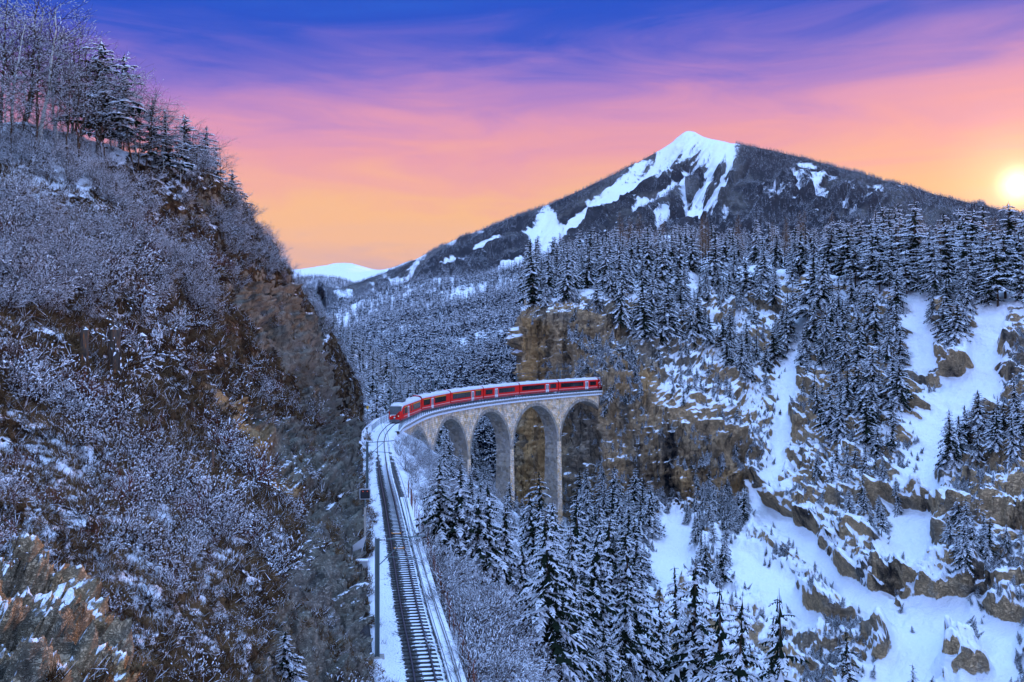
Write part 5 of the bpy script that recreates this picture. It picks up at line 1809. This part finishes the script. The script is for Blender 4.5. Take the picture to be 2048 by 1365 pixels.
gn_scatter("undergrowth", pk, C_SHRUB, 5, RNG.uniform(0.3, 0.9, len(pk)) * np.clip(pk[:, 1] / 60, 0.6, 1.5), 0.5, label="thin snowy brush rooted in the grey rock cutting", category="undergrowth")
pk = scatter(hill, 1500, [(470, 560), (640, 640), (740, 860), (745, 1000), (770, 1400), (480, 1400), (600, 1000)], lambda c, px, py, p: (p.at["rock"][:-1, :-1] > 0.5) * (fbm(c * 0.2, 3, 19) > 0.05), True)
gn_scatter("grass", pk, C_TUFT, 3, RNG.uniform(0.7, 1.4, len(pk)) * np.clip(pk[:, 1] / 45, 0.7, 1.7), 0.5, label="dry grass on the ledges of the rock cutting", category="grass")
pu = scatter(hill, 440, None, lambda c, px, py, p: hill_w(270, 640, 0.95)(c, px, py, p) * np.clip(1.2 - (py - 300) / 380, 0.15, 1) * clumps(15, 0.07, -0.1)(c), True)
gn_scatter("undergrowth", pu, C_FROST, 3, RNG.uniform(0.55, 1.15, len(pu)), 0.2, label="white frosted thickets on the upper hillside", category="undergrowth")
pb = scatter(bank, 700, [(790, 880), (900, 930), (1000, 1010), (1200, 1200), (1320, 1420), (900, 1420), (835, 1060)], None, True)
gn_scatter("undergrowth", pb, C_FROST, 3, RNG.uniform(0.5, 1.2, len(pb)), 0.2, label="white frosted thickets on the bank right of the track", category="undergrowth")
CREST = [(805, 885), (880, 900), (990, 950), (1110, 1040), (1040, 1090), (930, 1010), (850, 950)]
pb = scatter(bank, 170, CREST, None, True)
gn_scatter("undergrowth", pb, C_FROST, 3, RNG.uniform(0.45, 1.0, len(pb)), 0.2, label="frosted bushes along the snowy bank before the viaduct piers", category="undergrowth")
pb = scatter(bank, 34, CREST, lambda c, px, py, p: (px > 880) * 1.0, True)
gn_scatter("undergrowth", pb, C_SPRUCE, 6, RNG.uniform(0.14, 0.36, len(pb)), 0.05, label="young snowy conifers along the bank before the viaduct piers", category="undergrowth")
pr_ = scatter(right, 4200, None, lambda c, px, py, p: (py > 600) * (py < 1400) * (px > 1060) * (px < 2120) * (0.15 + 0.9 * (fbm(c * 0.06, 3, 6) > 0.1)) * np.clip(1.2 - 1.2 * right_masks(px, py)[0], 0, 1), True, minz=0.25)
gn_scatter("undergrowth", pr_, C_SPRUCE, 4, RNG.uniform(0.03, 0.13, len(pr_)), 0.3, label="low snowy scrub scattered over the eroded slope", category="undergrowth")
pc = scatter(right, 240, CLIFF, lambda c, px, py, p: np.clip((fbm(c * 0.09, 3, 26) - 0.02) * 5, 0, 1) * (px > 1130), True, minz=0.1)
gn_scatter("undergrowth", pc, C_SPRUCE, 6, RNG.uniform(0.12, 0.30, len(pc)), 0.25, label="snow-laden scrub clinging to the ledges of the tunnel cliff", category="undergrowth")
pg = scatter(hill, 420, None, lambda c, px, py, p: (np.linspace(0, 1, c.shape[1])[None] > 0.80) * (np.linspace(0, 1, c.shape[1])[None] < 0.97) * (py > 440) * (py < 860), True)
gn_scatter("undergrowth", pg, C_FROST, 3, RNG.uniform(0.5, 1.0, len(pg)), 0.2, label="white frosted bushes along the shoulder of the hillside", category="undergrowth")

# ------------------------------------------------------------------ trees on the upper hillside
BIRCH = bare_tree(601, 11.0, 0.45, 0.0105, (10, 5, 4), 0.7, 0.25)
bm = (BIRCH[0].mesh("trunk", [MATS["birch_bark"]], True), BIRCH[1].mesh("crown", [MATS["twig"], MATS["snow"]]))
BT = []
for k in range(4):
    t, c = bare_tree(610 + k, 9.0, 0.8, 0.009, (12, 6, 4), 0.8, 0.05)
    BT.append((t.mesh("trunk", [MATS["birch_bark" if k == 1 else "bark"]], True), c.mesh("crown", TW)))
b0 = on_patch(hill, 80, 300)
add_tree("birch_tree", bm, b0, 310 / F * b0.y, 11.0, "tall pale birch with bare branches high on the hillside", "tree", None, 0.3)
b1 = on_patch(hill, 150, 285)
add_tree("birch_tree", BT[1], b1, 205 / F * b1.y, 9.0, "slim pale birch just right of the tall birch", "tree", None)
b2 = on_patch(hill, 52, 245)
add_tree("birch_tree", BT[1], b2, 190 / F * b2.y, 9.0, "thin leaning birch left of the tall birch", "tree", None)
def ridge_y(px): return float(np.interp(px, [-60, 80, 215, 345, 448, 500], [262, 275, 300, 335, 390, 440]))
def top_y(px): return float(np.interp(px, [-40, 60, 130, 200, 255, 300, 350, 400, 450, 490], [-70, -30, 30, 50, 110, 190, 215, 235, 300, 350]))


rt = random.Random(5)
UPX = [(px, dy) for dy in (4, 22, 44) for px in range(-40, 470, 34)]
UPX = sorted((px + rt.uniform(-14, 14), dy) for px, dy in UPX)
ORD = ["first", "second", "third", "fourth", "fifth", "sixth", "seventh", "eighth", "ninth", "tenth", "eleventh", "twelfth", "thirteenth", "fourteenth", "fifteenth", "sixteenth",
       "seventeenth", "eighteenth", "nineteenth", "twentieth"]
_bt = {}


def bt_label(px):
    pl = "left of the tall birch" if px < 70 else "round the tall birch" if px < 150 else "between birch and hilltop pines" if px < 250 else "among the hilltop pines" if px < 350 else "on the skyline below the hilltop pines"
    _bt[pl] = _bt.get(pl, -1) + 1
    return "%s from left of the leafless trees %s" % (ORD[_bt[pl]], pl)


for k, (px, dy) in enumerate(UPX):
    by = ridge_y(px) + dy
    q = on_patch(hill, px, by)
    hp = (by - top_y(px)) * rt.uniform(0.6, 1.0) * (1.0 if dy < 40 else 0.7)
    add_tree("bare_tree", BT[rt.randrange(4)], q, hp / F * q.y, 9.0, bt_label(px), "tree", "bare trees on the hilltop")
for k, (px, dy, tp, lb) in enumerate([(238, 10, 100, "dark pine behind the birches on the hilltop edge"), (300, 8, 195, "dark pine midway down the hilltop edge"), (375, 6, 225, "snowy pine on the skyline of the hillside"),
                                      (468, 20, 335, "dark pine lowest on the hillside's skyline"), (430, 30, 290, "bushy dark pine beside the lowest skyline pine"), (195, 12, 70, "tall dark pine nearest the tall birch"),
                                      (405, 12, 250, "pointed pine between the skyline pines"), (335, 14, 215, "narrow pine left of the snowy skyline pine")]):
    by = ridge_y(px) + dy
    q = on_patch(hill, px, by)
    add_tree("pine_tree", PN_ME[k % 3], q, (by - tp) / F * q.y, 20.0, lb, "tree", None, wide=1.45)

# frosted bushes and young spruces nearer the viewer
FB = [shrub(700 + k, 3.0, 12, 0.85, 1.0, 2, (8, 6), 0.1, 0.026) for k in range(2)]
FBM = [f.mesh("branches", TW) for f in FB]
FB1 = [(40, 400, 3.0), (130, 380, 2.6), (215, 340, 3.0), (300, 380, 2.8), (370, 420, 2.6), (430, 470, 2.6), (240, 420, 2.4), (340, 470, 2.3), (20, 490, 2.2), (180, 470, 2.0), (400, 520, 2.2), (280, 520, 2.0), (460, 540, 2.2)]
FO1 = sorted(q[0] for q in FB1)
for k, (px, py, h) in enumerate(FB1):
    q = on_patch(hill, px, py)
    o = bpy.data.objects.new("frosted_bush", FBM[k % 2]); o.location = q; o.scale = (h / 3,) * 3; o.rotation_euler = (0.2, 0.1, k * 1.3)
    tag(link(o), ORD[FO1.index(px)] + " from left: round white-frosted bush on the upper hillside", "bush", "frosted bushes on the upper hillside")
FB2 = [(905, 1100, 3.4), (960, 1060, 4.0), (900, 1180, 3.4), (950, 1200, 4.2), (1000, 1150, 4.4), (930, 1290, 3.6), (985, 1290, 4.2), (1040, 1330, 4.4), (1040, 1230, 4.6), (1100, 1250, 4.2), (890, 1030, 3.0), (1180, 1340, 4.6), (1120, 1350, 4.2), (960, 1360, 3.4), (870, 1000, 2.4), (1280, 1350, 4.4), (1350, 1360, 4.0)]
FO2 = sorted(q[0] * 4000 + q[1] for q in FB2)
for k, (px, py, h) in enumerate(FB2):
    q = on_patch(bank, px, py)
    o = bpy.data.objects.new("frosted_bush", FBM[k % 2]); o.location = q; o.scale = (h / 3,) * 3; o.rotation_euler = (0.1, -0.1, k * 1.7)
    tag(link(o), ORD[FO2.index(px * 4000 + py)] + " from left: large pale frosted bush on the bank beside the track", "bush", "frosted bushes beside the track")
for px, py, h, lb in ((575, 1125, 2.2, "young snowy spruce clinging to the brow of the rock cutting"), (570, 1370, 2.0, "young snowy spruce at the frame's foot below the rock cutting")):
    q = on_patch(hill, px, py)
    add_tree("spruce_tree", SP_ME[2], q, h, 20.0, lb, "tree", None, wide=1.5)

# weathered stumps left from old avalanche barriers
for k, (px, py, hp, wd, lb) in enumerate([(66, 482, 40, 9, "split orange-hearted stump high at the hillside's edge"), (122, 500, 34, 13, "thick grey stump with snow cap below the split stump"), (137, 490, 22, 7, "short orange stump touching the thick grey stump"),
                                          (118, 572, 40, 7, "thin orange post standing alone in the grass"), (343, 592, 28, 11, "square dark stump midway up the hillside"), (228, 742, 86, 13, "tallest weathered stump with bright orange foot"),
                                          (167, 722, 60, 9, "thin dark stump left of the tallest stump"), (285, 715, 42, 12, "broken stump right of the tallest stump"), (310, 528, 36, 6, "pale splintered post among frosted brush"),
                                          (170, 445, 36, 8, "reddish stump just below the frosted bushes"), (420, 945, 40, 6, "thin leaning post near the pale rock streak"), (617, 1108, 66, 11, "snow-capped stump on the brow of the rock cutting")]):
    q = on_patch(hill, px, py)
    h = hp / F * q.y; w = wd / F * q.y
    r = random.Random(k)
    mb = MB(); lean = r.uniform(-0.12, 0.12) * h
    n = 9
    prev = None
    lv = [(-0.4 * h, 1.15), (0, 1.1), (h * 0.4, 1.0), (h * 0.75, 0.95), (h, 0.85)]
    idx = []
    for z, kk in lv:
        idx.append(mb.pts([(lean * max(z, 0) / h + math.cos(6.283 * i / n) * w * kk * r.uniform(0.8, 1.15), math.sin(6.283 * i / n) * w * kk * r.uniform(0.8, 1.15), z + (r.uniform(-0.12, 0.16) * h if z == h else 0)) for i in range(n)]))
    for a, b in zip(idx[:-1], idx[1:]):
        for i in range(n): mb.f4.append((a + i, a + (i + 1) % n, b + (i + 1) % n, b + i)); mb.m4.append(0)
    for i in range(1, n - 1): mb.f3.append((idx[-1], idx[-1] + i, idx[-1] + i + 1)); mb.m3.append(0)
    st = mb.build("tree_stump", MATS["stump_wood"]); st.location = q
    tag(st, lb, "stump", "old stumps on the hillside")
    if k not in (3, 8):
        mb = MB()
        c = [(lean + math.cos(6.283 * i / 8) * w * 0.8, math.sin(6.283 * i / 8) * w * 0.8, h * 0.98 + 0.05 * w) for i in range(8)]
        i0 = mb.pts(c + [(lean, 0, h + 0.55 * w)])
        for i in range(8): mb.f3.append((i0 + i, i0 + (i + 1) % 8, i0 + 8)); mb.m3.append(0)
        mb.build("snow_cap", MATS["snow"], st, True)

# ------------------------------------------------------------------ the air
HAZE = 1.3e-5
if HAZE:
    mb = MB(); mb.box((-6000, -400, -66), (6000, 8200, 1300))
    hz = mb.build("haze", [])
    m = bpy.data.materials.new("haze"); m.use_nodes = True
    nt = m.node_tree; nt.nodes.clear()
    vol = nt.nodes.new('ShaderNodeVolumePrincipled'); vol.inputs['Color'].default_value = (0.80, 0.84, 1.0, 1); vol.inputs['Density'].default_value = HAZE
    out = nt.nodes.new('ShaderNodeOutputMaterial'); nt.links.new(vol.outputs[0], out.inputs['Volume'])
    hz.data.materials.append(m)
    tag(hz, kind="stuff")
